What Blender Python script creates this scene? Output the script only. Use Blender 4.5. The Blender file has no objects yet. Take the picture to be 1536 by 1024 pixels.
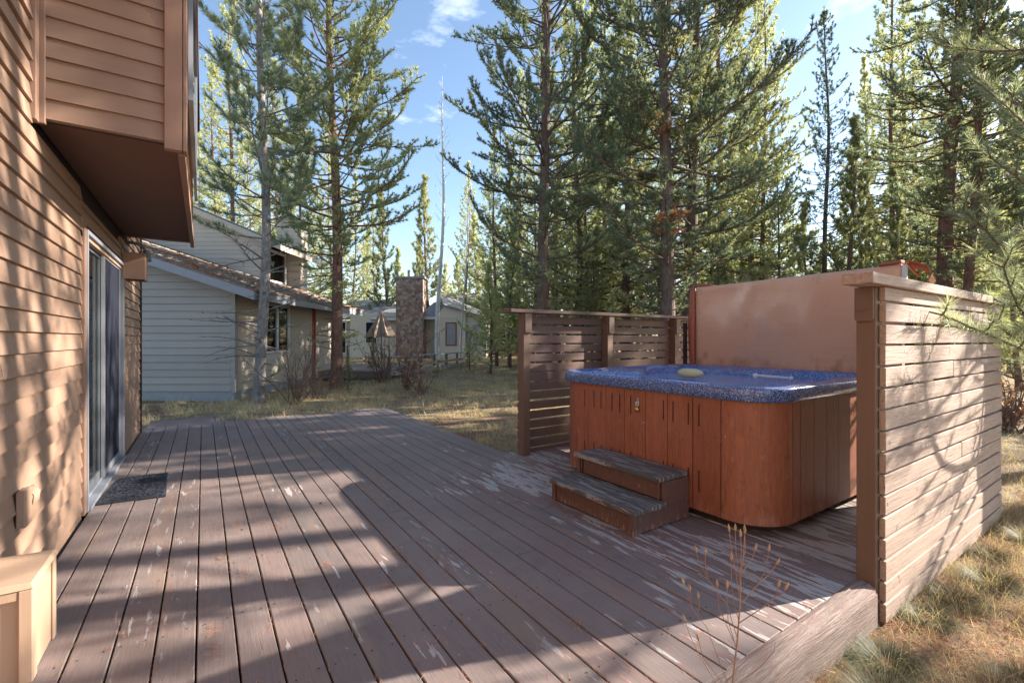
import bpy, math, random
import numpy as np
R=math.radians
random.seed(7)
COL=bpy.context.scene.collection
WL={}
# ---------------------------------------------------------------- helpers
class MB:
    def __init__(s): s.v=[];s.f=[];s.a=[];s.vr=[];s.fr=[]
    def add(s,vs,fs,r=None):
        n=len(s.v); s.v+=[tuple(v) for v in vs]; s.vr.append((n,len(s.v))); s.fr.append((len(s.f),len(s.f)+len(fs)))
        if r is None: r=random.random()
        for f in fs: s.f.append([i+n for i in f]); s.a.append(r)
        return s
    def build_each(s,name,mat,parent=None,xf=None,smooth=False,bevel=0):
        for (v0,v1),(f0,f1) in zip(s.vr,s.fr):
            q=MB(); q.v=s.v[v0:v1]; q.f=[[i-v0 for i in f] for f in s.f[f0:f1]]; q.a=s.a[f0:f1]; q.build(name,mat,parent,xf,smooth,bevel)
    def box(s,x0,x1,y0,y1,z0,z1,r=None):
        vs=[(x0,y0,z0),(x1,y0,z0),(x1,y1,z0),(x0,y1,z0),(x0,y0,z1),(x1,y0,z1),(x1,y1,z1),(x0,y1,z1)]
        return s.add(vs,[(0,3,2,1),(4,5,6,7),(0,1,5,4),(1,2,6,5),(2,3,7,6),(3,0,4,7)],r)
    def hexa(s,p,r=None):   # 8 points, bottom 4 ccw, top 4 ccw
        return s.add(p,[(0,3,2,1),(4,5,6,7),(0,1,5,4),(1,2,6,5),(2,3,7,6),(3,0,4,7)],r)
    def prism(s,poly,fn,a,b,r=None):  # poly list of 2d, fn(u,v,w)->xyz
        n=len(poly); vs=[fn(u,v,a) for u,v in poly]+[fn(u,v,b) for u,v in poly]
        fs=[tuple(range(n)),tuple(range(2*n-1,n-1,-1))]+[(i,i+n,(i+1)%n+n,(i+1)%n) for i in range(n)]
        return s.add(vs,fs,r)
    def tube(s,pts,rad,n=6,r=None,cap=True):
        pts=[np.array(p,float) for p in pts]; m=len(pts)
        if not hasattr(rad,'__len__'): rad=[rad]*m
        base=[];up=None
        for i in range(m):
            t=pts[min(i+1,m-1)]-pts[max(i-1,0)]; t/=np.linalg.norm(t)+1e-9
            if up is None:
                up=np.array((1,0,0.)) if abs(t[0])<.8 else np.array((0,1,0.))
            x=np.cross(t,up); x/=np.linalg.norm(x)+1e-9; y=np.cross(x,t); up=y
            for k in range(n):
                a=2*math.pi*k/n
                base.append(pts[i]+(x*math.cos(a)+y*math.sin(a))*rad[i])
        fs=[(i*n+k,i*n+(k+1)%n,(i+1)*n+(k+1)%n,(i+1)*n+k) for i in range(m-1) for k in range(n)]
        if cap: fs+=[tuple(range(n-1,-1,-1)),tuple(range((m-1)*n,m*n))]
        return s.add(base,fs,r)
    def lathe(s,c,prof,n=16,r=None):
        vs=[];m=len(prof)
        for (rr,z) in prof:
            for k in range(n):
                a=2*math.pi*k/n; vs.append((c[0]+rr*math.cos(a),c[1]+rr*math.sin(a),c[2]+z))
        fs=[(i*n+k,i*n+(k+1)%n,(i+1)*n+(k+1)%n,(i+1)*n+k) for i in range(m-1) for k in range(n)]
        fs+=[tuple(range(n-1,-1,-1)),tuple(range((m-1)*n,m*n))]
        return s.add(vs,fs,r)
    def mesh(s,name,mat,xf=None,smooth=False):
        me=bpy.data.meshes.new(name)
        vs=[xf(*v) for v in s.v] if xf else s.v
        me.from_pydata(vs,[],s.f); 
        at=me.attributes.new('rnd','FLOAT','FACE'); at.data.foreach_set('value',s.a)
        me.materials.append(mat)
        if smooth: me.polygons.foreach_set('use_smooth',[True]*len(me.polygons))
        me.update(); return me
    def build(s,name,mat,parent=None,xf=None,smooth=False,bevel=0,label=None):
        me=s.mesh(name,mat,xf,smooth); o=link(name,me,parent)
        if bevel:
            b=o.modifiers.new('Bevel','BEVEL'); b.width=bevel; b.segments=2; b.limit_method='ANGLE'
        if label: o['label']=label
        return o
def link(name,me,parent=None):
    o=bpy.data.objects.new(name,me); COL.objects.link(o)
    if parent is not None:
        o.parent=parent; w=WL[parent.name]; o.location=(-w[0],-w[1],-w[2])
    WL[o.name]=(0,0,0); return o
def root(name,loc,label,cat,group=None,kind=None):
    o=bpy.data.objects.new(name,None); COL.objects.link(o); o.location=loc; o.empty_display_size=.1
    WL[o.name]=tuple(loc); tag(o,label,cat,group,kind); return o
def tag(o,label=None,cat=None,group=None,kind=None):
    if label: o['label']=label
    if cat: o['category']=cat
    if group: o['group']=group
    if kind: o['kind']=kind
    return o
def copy_tree(o,parent=None):
    c=o.copy(); COL.objects.link(c)
    if parent: c.parent=parent
    for ch in list(o.children): copy_tree(ch,c)
    return c
def np_mesh(name,verts,sizes,idx,mat,rnd):
    me=bpy.data.meshes.new(name)
    me.vertices.add(len(verts)); me.vertices.foreach_set('co',verts.astype(np.float32).ravel())
    me.loops.add(len(idx)); me.loops.foreach_set('vertex_index',idx.astype(np.int32))
    me.polygons.add(len(sizes)); st=np.concatenate(([0],np.cumsum(sizes)[:-1])).astype(np.int32)
    me.polygons.foreach_set('loop_start',st); me.polygons.foreach_set('loop_total',sizes.astype(np.int32))
    me.update(calc_edges=True)
    at=me.attributes.new('rnd','FLOAT','FACE'); at.data.foreach_set('value',rnd.astype(np.float32))
    me.materials.append(mat); return me
# camera frame: r to the right, d ahead
TH=math.atan2(463,690); S_,C_=math.sin(TH),math.cos(TH)
def CF(r,d,z): return (S_*d+C_*r, C_*d-S_*r, z)
def PX(px,d,z=0):
    r=(px-768)/690*d; return CF(r,d,z)
def GH(x,y):   # ground height
    d=S_*x+C_*y
    t=min(1,max(0,(d-10)/18)); t=t*t*(3-2*t)
    return -.21+.30*t+.03*math.sin(x*.9+1.3)*math.sin(y*.8)+.012*math.sin(x*3.1)*math.sin(y*2.7+1)
def GHn(x,y):
    d=S_*x+C_*y; t=np.clip((d-10)/18,0,1); t=t*t*(3-2*t)
    return -.21+.30*t+.03*np.sin(x*.9+1.3)*np.sin(y*.8)+.012*np.sin(x*3.1)*np.sin(y*2.7+1)
# ---------------------------------------------------------------- materials
class NT:
    def __init__(s,name):
        m=bpy.data.materials.new(name); m.use_nodes=True; s.m=m; s.t=m.node_tree; s.t.nodes.clear()
        s.out=s.n('ShaderNodeOutputMaterial'); s.b=s.n('ShaderNodeBsdfPrincipled'); s.l(s.b.outputs[0],s.out.inputs[0])
    def n(s,ty,**k):
        x=s.t.nodes.new(ty)
        for a,b in k.items(): setattr(x,a,b)
        return x
    def l(s,a,b): s.t.links.new(a,b)
    def coord(s,scale=(1,1,1),rot=(0,0,0)):
        c=s.n('ShaderNodeNewGeometry'); m=s.n('ShaderNodeMapping'); m.inputs['Scale'].default_value=scale; m.inputs['Rotation'].default_value=rot
        s.l(c.outputs['Position'],m.inputs[0]); return m.outputs[0]
    def ocoord(s,scale=(1,1,1)):
        c=s.n('ShaderNodeTexCoord'); m=s.n('ShaderNodeMapping'); m.inputs['Scale'].default_value=scale
        s.l(c.outputs['Object'],m.inputs[0]); return m.outputs[0]
    def noise(s,vec,scale,detail=4,rough=.55,dist=0):
        x=s.n('ShaderNodeTexNoise'); x.inputs['Scale'].default_value=scale; x.inputs['Detail'].default_value=detail
        x.inputs['Roughness'].default_value=rough; x.inputs['Distortion'].default_value=dist
        s.l(vec,x.inputs['Vector']); return x.outputs['Fac']
    def ramp(s,fac,stops,interp='LINEAR'):
        x=s.n('ShaderNodeValToRGB'); cr=x.color_ramp; cr.interpolation=interp
        while len(cr.elements)<len(stops): cr.elements.new(.5)
        for e,(p,c) in zip(cr.elements,stops):
            e.position=p; e.color=(c[0],c[1],c[2],1) if hasattr(c,'__len__') else (c,c,c,1)
        s.l(fac,x.inputs[0]); return x.outputs[0]
    def mix(s,fac,a,b,mode='MIX'):
        x=s.n('ShaderNodeMix',data_type='RGBA',blend_type=mode)
        for i,v in ((0,fac),(6,a),(7,b)):
            if hasattr(v,'links'): s.l(v,x.inputs[i])
            elif i==0: x.inputs[0].default_value=v
            else: x.inputs[i].default_value=(v[0],v[1],v[2],1)
        return x.outputs[2]
    def math(s,op,a,b=0,clamp=False):
        x=s.n('ShaderNodeMath',operation=op,use_clamp=clamp)
        for i,v in ((0,a),(1,b)):
            if hasattr(v,'links'): s.l(v,x.inputs[i])
            else: x.inputs[i].default_value=v
        return x.outputs[0]
    def attr(s,name='rnd'):
        x=s.n('ShaderNodeAttribute',attribute_name=name); return x.outputs['Fac']
    def objrnd(s):
        x=s.n('ShaderNodeObjectInfo'); return x.outputs['Random']
    def bump(s,h,st=.3,dist=.01,chain=None):
        x=s.n('ShaderNodeBump'); x.inputs['Strength'].default_value=st; x.inputs['Distance'].default_value=dist
        s.l(h,x.inputs['Height'])
        if chain is not None: s.l(chain,x.inputs['Normal'])
        return x.outputs[0]
    def fin(s,col=None,rough=None,nrm=None,**k):
        for key,v in (('Base Color',col),('Roughness',rough),('Normal',nrm)):
            if v is None: continue
            if hasattr(v,'links'): s.l(v,s.b.inputs[key])
            elif key=='Base Color': s.b.inputs[key].default_value=(v[0],v[1],v[2],1)
            else: s.b.inputs[key].default_value=v
        for a,b in k.items(): s.b.inputs[a].default_value=b
        return s.m
def painted_wood(name,base,axis='Y',rough=.6,var=.25,bump=.25,spots=None,spot_amt=.0,bright=None):
    t=NT(name); sc={'X':(1.2,18,18),'Y':(18,1.2,18),'Z':(18,18,1.2)}[axis]
    g=t.noise(t.coord(sc),2.2,6,.6,.6); big=t.noise(t.coord(),1.7,3)
    v=t.math('MULTIPLY',t.math('SUBTRACT',t.attr(),.5),var)
    lum=t.math('ADD',t.math('ADD',v,1),t.math('MULTIPLY',t.math('SUBTRACT',big,.5),var*1.2))
    lum=t.math('ADD',lum,t.math('MULTIPLY',t.math('SUBTRACT',g,.5),var*1.3))
    cb=t.n('ShaderNodeCombineColor')
    for i in range(3): t.l(lum,cb.inputs[i])
    c=t.mix(1.0,base,cb.outputs[0],'MULTIPLY')
    if spots:
        sp=t.noise(t.coord((sc[0]*.5,sc[1]*.5,sc[2]*.5)),3,5,.7)
        c=t.mix(t.ramp(sp,[(.62-spot_amt,0),(.66-spot_amt,1)]),c,spots)
    fine=t.noise(t.coord(tuple(x*4 for x in sc)),4,3)
    return t.fin(c,rough,t.bump(g,bump,.006,t.bump(fine,bump*.6,.002)))
def plain(name,base,rough=.5,metal=0,var=.12,scale=8,bump=.1,**k):
    t=NT(name); n=t.noise(t.coord(),scale,4)
    c=t.mix(n,[x*(1-var) for x in base],[min(1,x*(1+var)) for x in base])
    k2=dict(k); k2['Metallic']=metal
    return t.fin(c,rough,t.bump(n,bump,.004),**k2)
M={}
SB=(.30,.195,.138)
M['siding']=painted_wood('siding_paint',SB,'Y',.6,.16,.25)
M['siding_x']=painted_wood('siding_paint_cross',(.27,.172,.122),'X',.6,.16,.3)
M['trim']=painted_wood('trim_paint',(.25,.15,.105),'Z',.55,.14,.2)
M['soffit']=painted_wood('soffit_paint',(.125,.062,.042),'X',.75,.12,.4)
M['box']=painted_wood('tan_box_paint',(.38,.265,.185),'Z',.5,.12,.15)
M['fence']=painted_wood('fence_stain',(.165,.095,.072),'X',.6,.3,.4)
M['fence_post']=painted_wood('fence_post_stain',(.165,.10,.066),'Z',.6,.18,.35)
# weathered fence boards on the sunny side
t=NT('weathered_fence_board'); g=t.noise(t.coord((1.2,18,22)),2.5,6,.65,.7); b=t.noise(t.coord((.6,.6,2)),2.4,4)
c=t.mix(t.ramp(g,[(.3,0),(.7,1)]),(.26,.185,.14),(.50,.375,.30))
c=t.mix(t.math('MULTIPLY',t.attr(),.5),c,(.45,.335,.265))
kn=t.noise(t.coord((9,9,5)),3.2,3,.5); c=t.mix(t.ramp(kn,[(.685,0),(.72,1)]),c,(.10,.07,.06))
lo=t.noise(t.coord((5,5,14)),6,5,.8); c=t.mix(t.ramp(lo,[(.60,0),(.66,.6)]),c,(.17,.12,.10))
M['fence_old']=t.fin(c,.75,t.bump(g,.7,.006,t.bump(lo,.5,.004)))
# deck boards
def deckmat(name,axis='Y'):
    t=NT(name); Y_=axis=='Y'
    def cc(a,b,c=8): return t.coord((a,b,c) if Y_ else (b,a,c))
    g=t.noise(cc(22,1.1),2.0,5,.6,1.4); big=t.noise(t.coord(),1.1,4); fine=t.noise(cc(120,3.5),2,4,.6,.5)
    sp=t.n('ShaderNodeSeparateXYZ'); t.l(t.coord(),sp.inputs[0])
    c=t.mix(t.ramp(g,[(.3,0),(.7,1)]),(.185,.146,.139),(.245,.188,.174))
    c=t.mix(t.math('MULTIPLY',t.attr(),.55),c,(.12,.113,.108))
    c=t.mix(t.math('MULTIPLY',t.math('FRACT',t.math('MULTIPLY',t.attr(),7.31)),.45),c,(.25,.165,.14))
    c=t.mix(t.ramp(fine,[(.5,0),(.72,.55)]),c,(.10,.082,.078))
    c=t.mix(t.ramp(big,[(.46,0),(.66,.55)]),c,(.26,.215,.20))
    sm=t.noise(t.coord((1,1,1)),4.5,5,.65); c=t.mix(t.ramp(sm,[(.55,0),(.72,.5)]),c,(.125,.098,.09))
    # worn board wood showing through
    wz=t.math('ADD',t.noise(cc(6,.7),1.2,4,.6),t.math('MULTIPLY',t.math('SUBTRACT',t.attr(),.5),.16)); c=t.mix(t.ramp(wz,[(.60,0),(.68,.6)]),c,(.25,.175,.135))
    # peeling paint, heavy round the steps and the right edge
    mx=t.math('MULTIPLY',t.math('SUBTRACT',sp.outputs[0],1.45),1.1,True); my=t.math('MULTIPLY',t.math('SUBTRACT',4.8,sp.outputs[1]),1.1,True); wear=t.math('MULTIPLY',mx,my)
    p1=t.noise(cc(24,3.0,1),.8,6,.62,.3); zone=t.noise(t.coord(),1.3,3,.5)
    pz=t.math('ADD',p1,t.math('MULTIPLY',t.math('SUBTRACT',zone,.5),.45)); pz=t.math('ADD',pz,t.math('MULTIPLY',wear,.16)); pz=t.math('ADD',pz,t.math('MULTIPLY',t.math('SUBTRACT',t.attr(),.5),.07))
    c=t.mix(t.ramp(pz,[(.655,0),(.668,.75)]),c,(.25,.115,.085))
    c=t.mix(t.ramp(pz,[(.682,0),(.694,.92)]),c,(.42,.42,.41))
    c=t.mix(t.ramp(pz,[(.80,0),(.82,.8)]),c,(.20,.19,.18))
    # pale scuffs in a few boards left of centre
    pk=t.math('ADD',t.noise(cc(16,2.4,1),1.3,7,.72,.2),t.math('MULTIPLY',t.math('SUBTRACT',t.attr(),.72),.34)); c=t.mix(t.ramp(pk,[(.665,0),(.70,.65)]),c,(.40,.385,.38))
    dirt=t.noise(t.coord(),46,3,.6); c=t.mix(t.ramp(dirt,[(.70,0),(.74,.6)]),c,(.06,.045,.04))
    kn=t.n('ShaderNodeTexVoronoi'); kn.inputs['Scale'].default_value=2.3; t.l(t.coord((1.5,.7,1)),kn.inputs['Vector']); c=t.mix(t.ramp(kn.outputs['Distance'],[(.032,1),(.05,0)]),c,(.022,.016,.015))
    return t.fin(c,.62,t.bump(pz,.35,.004,t.bump(g,.35,.004,t.bump(fine,.35,.002))))
M['deck']=deckmat('deck_paint'); M['deck_x']=deckmat('deck_paint_cross','X')
t=NT('beam_wood'); g=t.noise(t.coord((2.2,34,46)),2.2,7,.7,1.2); b=t.noise(t.coord(),5,4)
c=t.mix(t.ramp(g,[(.3,0),(.7,1)]),(.11,.075,.06),(.36,.275,.24)); c=t.mix(t.ramp(b,[(.5,0),(.62,.6)]),c,(.22,.14,.12))
M['beam']=t.fin(c,.8,t.bump(g,.9,.012))
t=NT('step_tread'); g=t.noise(t.coord((30,2.4,6)),1.6,7,.68,.5); c=t.mix(t.ramp(g,[(.50,0),(.515,.8)]),(.085,.09,.085),(.20,.10,.075)); c=t.mix(t.ramp(g,[(.535,0),(.56,.9)]),c,(.30,.315,.30))
M['tread']=t.fin(c,.7,t.bump(g,.8,.004))
t=NT('step_side'); g=t.noise(t.coord((14,14,2)),3,6,.65,.5); c=t.mix(g,(.085,.045,.035),(.19,.10,.075))
sp=t.n('ShaderNodeSeparateXYZ'); t.l(t.coord(),sp.inputs[0]); w=t.math('ADD',t.noise(t.coord((30,30,6)),2,5,.7),t.math('MULTIPLY',t.math('SUBTRACT',.07,sp.outputs[2],True),1.6))
c=t.mix(t.ramp(w,[(.62,0),(.66,.7)]),c,(.42,.24,.17)); M['stepside']=t.fin(c,.6,t.bump(g,.4,.004))
# hot tub
def cedar(name,ax):
    t=NT(name); g=t.noise(t.coord((26,26,1.6)),2.4,8,.7,1.6); f=t.noise(t.coord((140,140,16)),3,4,.7); b=t.noise(t.coord((2,2,1)),2,4,.6); w=t.noise(t.coord((7,7,5)),3,5,.7,1.5)
    c=t.mix(t.ramp(g,[(.32,0),(.62,1)]),(.175,.05,.025),(.42,.145,.068)); c=t.mix(t.ramp(f,[(.52,0),(.70,.75)]),c,(.47,.20,.11))
    c=t.mix(t.math('MULTIPLY',t.attr(),.42),c,(.16,.048,.026)); c=t.mix(t.ramp(b,[(.45,0),(.7,.6)]),c,(.36,.125,.075)); c=t.mix(t.ramp(w,[(.56,0),(.68,.55)]),c,(.17,.055,.032))
    sp=t.n('ShaderNodeSeparateXYZ'); t.l(t.coord(),sp.inputs[0]); lo=t.math('ADD',t.noise(t.coord((9,9,3)),2,5,.7),t.math('MULTIPLY',t.math('SUBTRACT',.2,sp.outputs[2],True),.9)); c=t.mix(t.ramp(lo,[(.58,0),(.72,.55)]),c,(.46,.25,.18))
    return t.fin(c,.48,t.bump(g,.5,.004,t.bump(f,.6,.002)))
M['cedar']=cedar('cedar_panel','Z')
t=NT('blue_speckled_acrylic'); v=t.n('ShaderNodeTexVoronoi'); v.inputs['Scale'].default_value=210; t.l(t.coord(),v.inputs['Vector'])
v2=t.n('ShaderNodeTexVoronoi'); v2.inputs['Scale'].default_value=170; t.l(t.coord((1,1.1,.93)),v2.inputs['Vector'])
sr=t.n('ShaderNodeSeparateColor'); t.l(v.outputs['Color'],sr.inputs[0]); sr2=t.n('ShaderNodeSeparateColor'); t.l(v2.outputs['Color'],sr2.inputs[0])
c=t.mix(t.noise(t.coord(),6,3),(.065,.14,.38),(.105,.21,.50)); c=t.mix(t.ramp(sr.outputs[0],[(.80,0),(.84,1)]),c,(.46,.50,.66)); c=t.mix(t.ramp(sr2.outputs[0],[(.72,0),(.76,.9)]),c,(.015,.03,.13))
M['acrylic']=t.fin(c,.22,t.bump(t.noise(t.coord(),30,2),.05,.002),**{'Coat Weight':.5,'Coat Roughness':.08})
t=NT('tub_water'); w=t.noise(t.coord((1,1,1)),14,4,.6,.8); w2=t.noise(t.coord(),45,3,.6)
t.b.inputs['Transmission Weight'].default_value=.45; t.b.inputs['IOR'].default_value=1.33
M['water']=t.fin((.16,.30,.66),.10,t.bump(w,1.0,.05,t.bump(w2,.6,.01)))
M['pillow']=plain('pillow_vinyl',(.60,.57,.33),.45,0,.08,20,.1)
t=NT('cover_vinyl'); n=t.noise(t.coord((1,1,14)),2.2,5,.6); b=t.noise(t.coord(),1.1,2,.4); f=t.noise(t.coord((60,60,160)),4,2)
c=t.mix(n,(.60,.335,.20),(.68,.40,.25)); c=t.mix(t.ramp(b,[(.5,0),(.8,.35)]),c,(.64,.41,.29))
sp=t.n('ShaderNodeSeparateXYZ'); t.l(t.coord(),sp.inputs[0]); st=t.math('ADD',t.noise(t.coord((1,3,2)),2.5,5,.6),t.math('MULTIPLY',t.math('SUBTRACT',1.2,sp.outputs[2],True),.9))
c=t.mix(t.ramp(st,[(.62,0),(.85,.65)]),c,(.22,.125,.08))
M['cover']=t.fin(c,.48,t.bump(b,.5,.03,t.bump(f,.25,.002)))
M['cover_red']=plain('cover_seam_vinyl',(.33,.085,.045),.3,0,.25,9,.3)
M['white_foam']=plain('white_foam',(.62,.62,.60),.7)
M['dark']=plain('dark_base',(.035,.022,.018),.8)
M['slot']=plain('slot_dark',(.02,.008,.006),.9)
M['metal']=plain('steel',(.6,.6,.62),.3,1,.1)
M['brass']=plain('brass_lock',(.55,.40,.18),.35,1,.2)
M['alu']=plain('aluminium_frame',(.17,.185,.215),.55,0,.08)
M['handle_w']=plain('pale_grab_rail',(.62,.66,.72),.2,0,.06)
M['label']=plain('ochre_sticker',(.42,.35,.12),.5)
t=NT('insect_screen'); n=t.noise(t.coord(),3,3); M['screen']=t.fin(t.mix(n,(.016,.019,.030),(.022,.025,.038)),.9,t.bump(t.noise(t.coord(),500,1),.4,.001),**{'Specular IOR Level':.08})
t=NT('window_glass'); 
tr=t.n('ShaderNodeBsdfTransparent'); gl=t.n('ShaderNodeBsdfGlossy'); gl.inputs['Roughness'].default_value=.03; tr.inputs[0].default_value=(.5,.55,.56,1)
fr=t.n('ShaderNodeFresnel'); fr.inputs[0].default_value=1.38; mx=t.n('ShaderNodeMixShader'); t.l(fr.outputs[0],mx.inputs[0]); t.l(tr.outputs[0],mx.inputs[1]); t.l(gl.outputs[0],mx.inputs[2]); t.l(mx.outputs[0],t.out.inputs[0]); M['glass']=t.m
M['room']=plain('dark_room',(.05,.045,.045),.9); M['curtain']=plain('rust_wood',(.20,.065,.035),.6,0,.3,12)
t=NT('doormat_rubber'); n=t.noise(t.coord(),40,3,.6,1.5); M['mat']=t.fin(t.mix(n,(.010,.012,.02),(.032,.035,.05)),.6,t.bump(n,.8,.006))
M['grey_siding']=painted_wood('grey_siding_paint',(.37,.34,.315),'X',.65,.12,.2)
M['beige_siding']=painted_wood('beige_siding_paint',(.50,.44,.37),'X',.65,.12,.2)
M['grey_trim']=plain('grey_trim',(.30,.31,.34),.6); M['beige_trim']=plain('beige_trim',(.52,.46,.38),.6)
t=NT('shake_roof'); n=t.noise(t.coord((5,5,5)),5,5,.7); b=t.noise(t.coord(),1.2,4)
c=t.mix(n,(.17,.14,.12),(.40,.35,.31)); c=t.mix(t.ramp(b,[(.52,0),(.6,.8)]),c,(.36,.15,.08)); M['shake']=t.fin(c,.9,t.bump(n,1,.03))
t=NT('grey_shingle'); n=t.noise(t.coord((4,4,12)),4,5,.7); M['shingle']=t.fin(t.mix(n,(.15,.155,.165),(.30,.30,.31)),.9,t.bump(n,.8,.03))
t=NT('stone_chimney'); v=t.n('ShaderNodeTexVoronoi'); v.inputs['Scale'].default_value=5.2; t.l(t.coord(),v.inputs['Vector']); v2=t.n('ShaderNodeTexVoronoi',feature='DISTANCE_TO_EDGE'); v2.inputs['Scale'].default_value=5.2; t.l(t.coord(),v2.inputs['Vector'])
sr=t.n('ShaderNodeSeparateColor'); t.l(v.outputs['Color'],sr.inputs[0]); c=t.ramp(sr.outputs[0],[(0,(.20,.12,.095)),(.5,(.34,.225,.18)),(1,(.44,.36,.31))]); c=t.mix(t.ramp(v2.outputs['Distance'],[(.03,.7),(.07,0)]),c,(.20,.17,.15)); M['stone']=t.fin(c,.85,t.bump(v2.outputs['Distance'],.6,.05))
M['cream']=plain('cream_stucco',(.62,.57,.49),.8,0,.1,3); M['reddoor']=plain('red_trim',(.33,.07,.05),.6); M['winframe']=plain('white_window_frame',(.62,.62,.62),.5)
M['canvas']=plain('tan_canvas',(.30,.225,.175),.85,0,.2,6); M['grey_wood']=painted_wood('grey_deck_wood',(.22,.18,.16),'X',.8,.25,.3)
# vegetation
def bark(name,a,b,rs=1):
    t=NT(name); n=t.noise(t.coord((6,6,2.2)),3,6,.7,.5); m=t.noise(t.coord((2,2,1)),9,4,.6)
    c=t.mix(t.ramp(n,[(.3,0),(.7,1)]),a,b); c=t.mix(t.ramp(m,[(.55,0),(.68,.5)]),c,[min(1,x*1.5) for x in b]); return t.fin(c,.9,t.bump(n,1,.04))
M['bark']=bark('pine_bark',(.075,.052,.042),(.20,.145,.115)); M['bark_red']=bark('red_pine_bark',(.10,.055,.04),(.27,.15,.105)); M['bark_grey']=bark('grey_pine_bark',(.12,.11,.105),(.36,.33,.31))
M['birch']=bark('white_bark',(.42,.41,.40),(.70,.69,.67)); M['twig']=plain('dry_twig',(.17,.11,.085),.9,0,.3,9); M['twig_pale']=plain('pale_dry_stem',(.34,.20,.14),.85,0,.25,20)
M['seed']=plain('seed_head',(.40,.27,.17),.85,0,.3,60)
def leaf(name,stops,tl=.5,rough=.5):
    t=NT(name); f=t.math('ADD',t.math('MULTIPLY',t.attr(),.68),t.math('MULTIPLY',t.objrnd(),.32))
    c=t.ramp(f,stops); t.l(c,t.b.inputs['Base Color']); t.b.inputs['Roughness'].default_value=rough; t.b.inputs['Specular IOR Level'].default_value=.2 if 'grass' in name else .45
    tr=t.n('ShaderNodeBsdfTranslucent'); cc=t.mix(1.0,c,(1.35,1.3,.9),'MULTIPLY'); t.l(cc,tr.inputs[0])
    mx=t.n('ShaderNodeMixShader'); mx.inputs[0].default_value=tl; t.l(t.b.outputs[0],mx.inputs[1]); t.l(tr.outputs[0],mx.inputs[2]); t.l(mx.outputs[0],t.out.inputs[0]); return t.m
M['needle']=leaf('pine_needles',[(0,(.145,.175,.125)),(.45,(.255,.29,.175)),(.8,(.43,.43,.25)),(1,(.60,.56,.37))])
M['needle_lit']=leaf('sunlit_needles',[(0,(.25,.31,.18)),(.5,(.45,.49,.29)),(1,(.70,.70,.50))])  # pale yellow-green: sunlight on the pines put into the needle colour
M['needle_b']=leaf('blue_green_needles',[(0,(.12,.175,.145)),(.5,(.205,.265,.19)),(1,(.43,.45,.28))])
M['needle_dead']=leaf('dead_brown_needles',[(0,(.26,.095,.045)),(1,(.46,.20,.10))],.3)
M['grass']=leaf('dry_grass',[(0,(.17,.20,.09)),(.2,(.33,.32,.16)),(.45,(.56,.47,.28)),(.75,(.70,.58,.38)),(.9,(.42,.22,.12)),(1,(.78,.70,.54))],.3,.6)
M['tussock']=leaf('tussock_grass',[(0,(.06,.09,.04)),(.3,(.12,.15,.085)),(.5,(.20,.19,.11)),(.7,(.29,.21,.12)),(.85,(.22,.11,.06)),(1,(.42,.37,.27))],.3,.55)
M['rust_leaf']=leaf('rust_leaves',[(0,(.30,.12,.06)),(1,(.50,.26,.15))],.35)
M['litter']=leaf('fallen_needles',[(0,(.22,.08,.035)),(.6,(.42,.17,.075)),(1,(.55,.33,.19))],.1)
t=NT('forest_floor'); n1=t.noise(t.coord(),.9,5,.6); n2=t.noise(t.coord(),14,6,.7); n3=t.noise(t.coord(),60,4,.7)
c=t.mix(t.ramp(n1,[(.38,0),(.6,1)]),(.25,.135,.085),(.40,.31,.18)); c=t.mix(t.ramp(n2,[(.4,0),(.7,.7)]),c,(.12,.075,.05)); c=t.mix(t.ramp(n3,[(.5,0),(.7,.6)]),c,(.40,.31,.19))
M['ground']=t.fin(c,.95,t.bump(n2,1,.05,t.bump(n3,1,.02)))

# ---------------------------------------------------------------- ground
xs=np.concatenate([np.arange(-140,-20,8),np.arange(-20,30,.5),np.arange(30,141,8)]); ys=np.concatenate([np.arange(-90,-8,8),np.arange(-8,42,.5),np.arange(42,171,8)])
X,Y=np.meshgrid(xs,ys); Z=GHn(X,Y); V=np.stack([X.ravel(),Y.ravel(),Z.ravel()],1); nx=len(xs); ny=len(ys)
i,j=np.meshgrid(np.arange(nx-1),np.arange(ny-1)); q=(j*nx+i).ravel(); Q=np.stack([q,q+1,q+nx+1,q+nx],1)
me=np_mesh('ground',V,np.full(len(Q),4),Q.ravel(),M['ground'],np.zeros(len(Q))); me.polygons.foreach_set('use_smooth',[True]*len(Q)); g=link('ground',me); g['kind']='structure'

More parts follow.
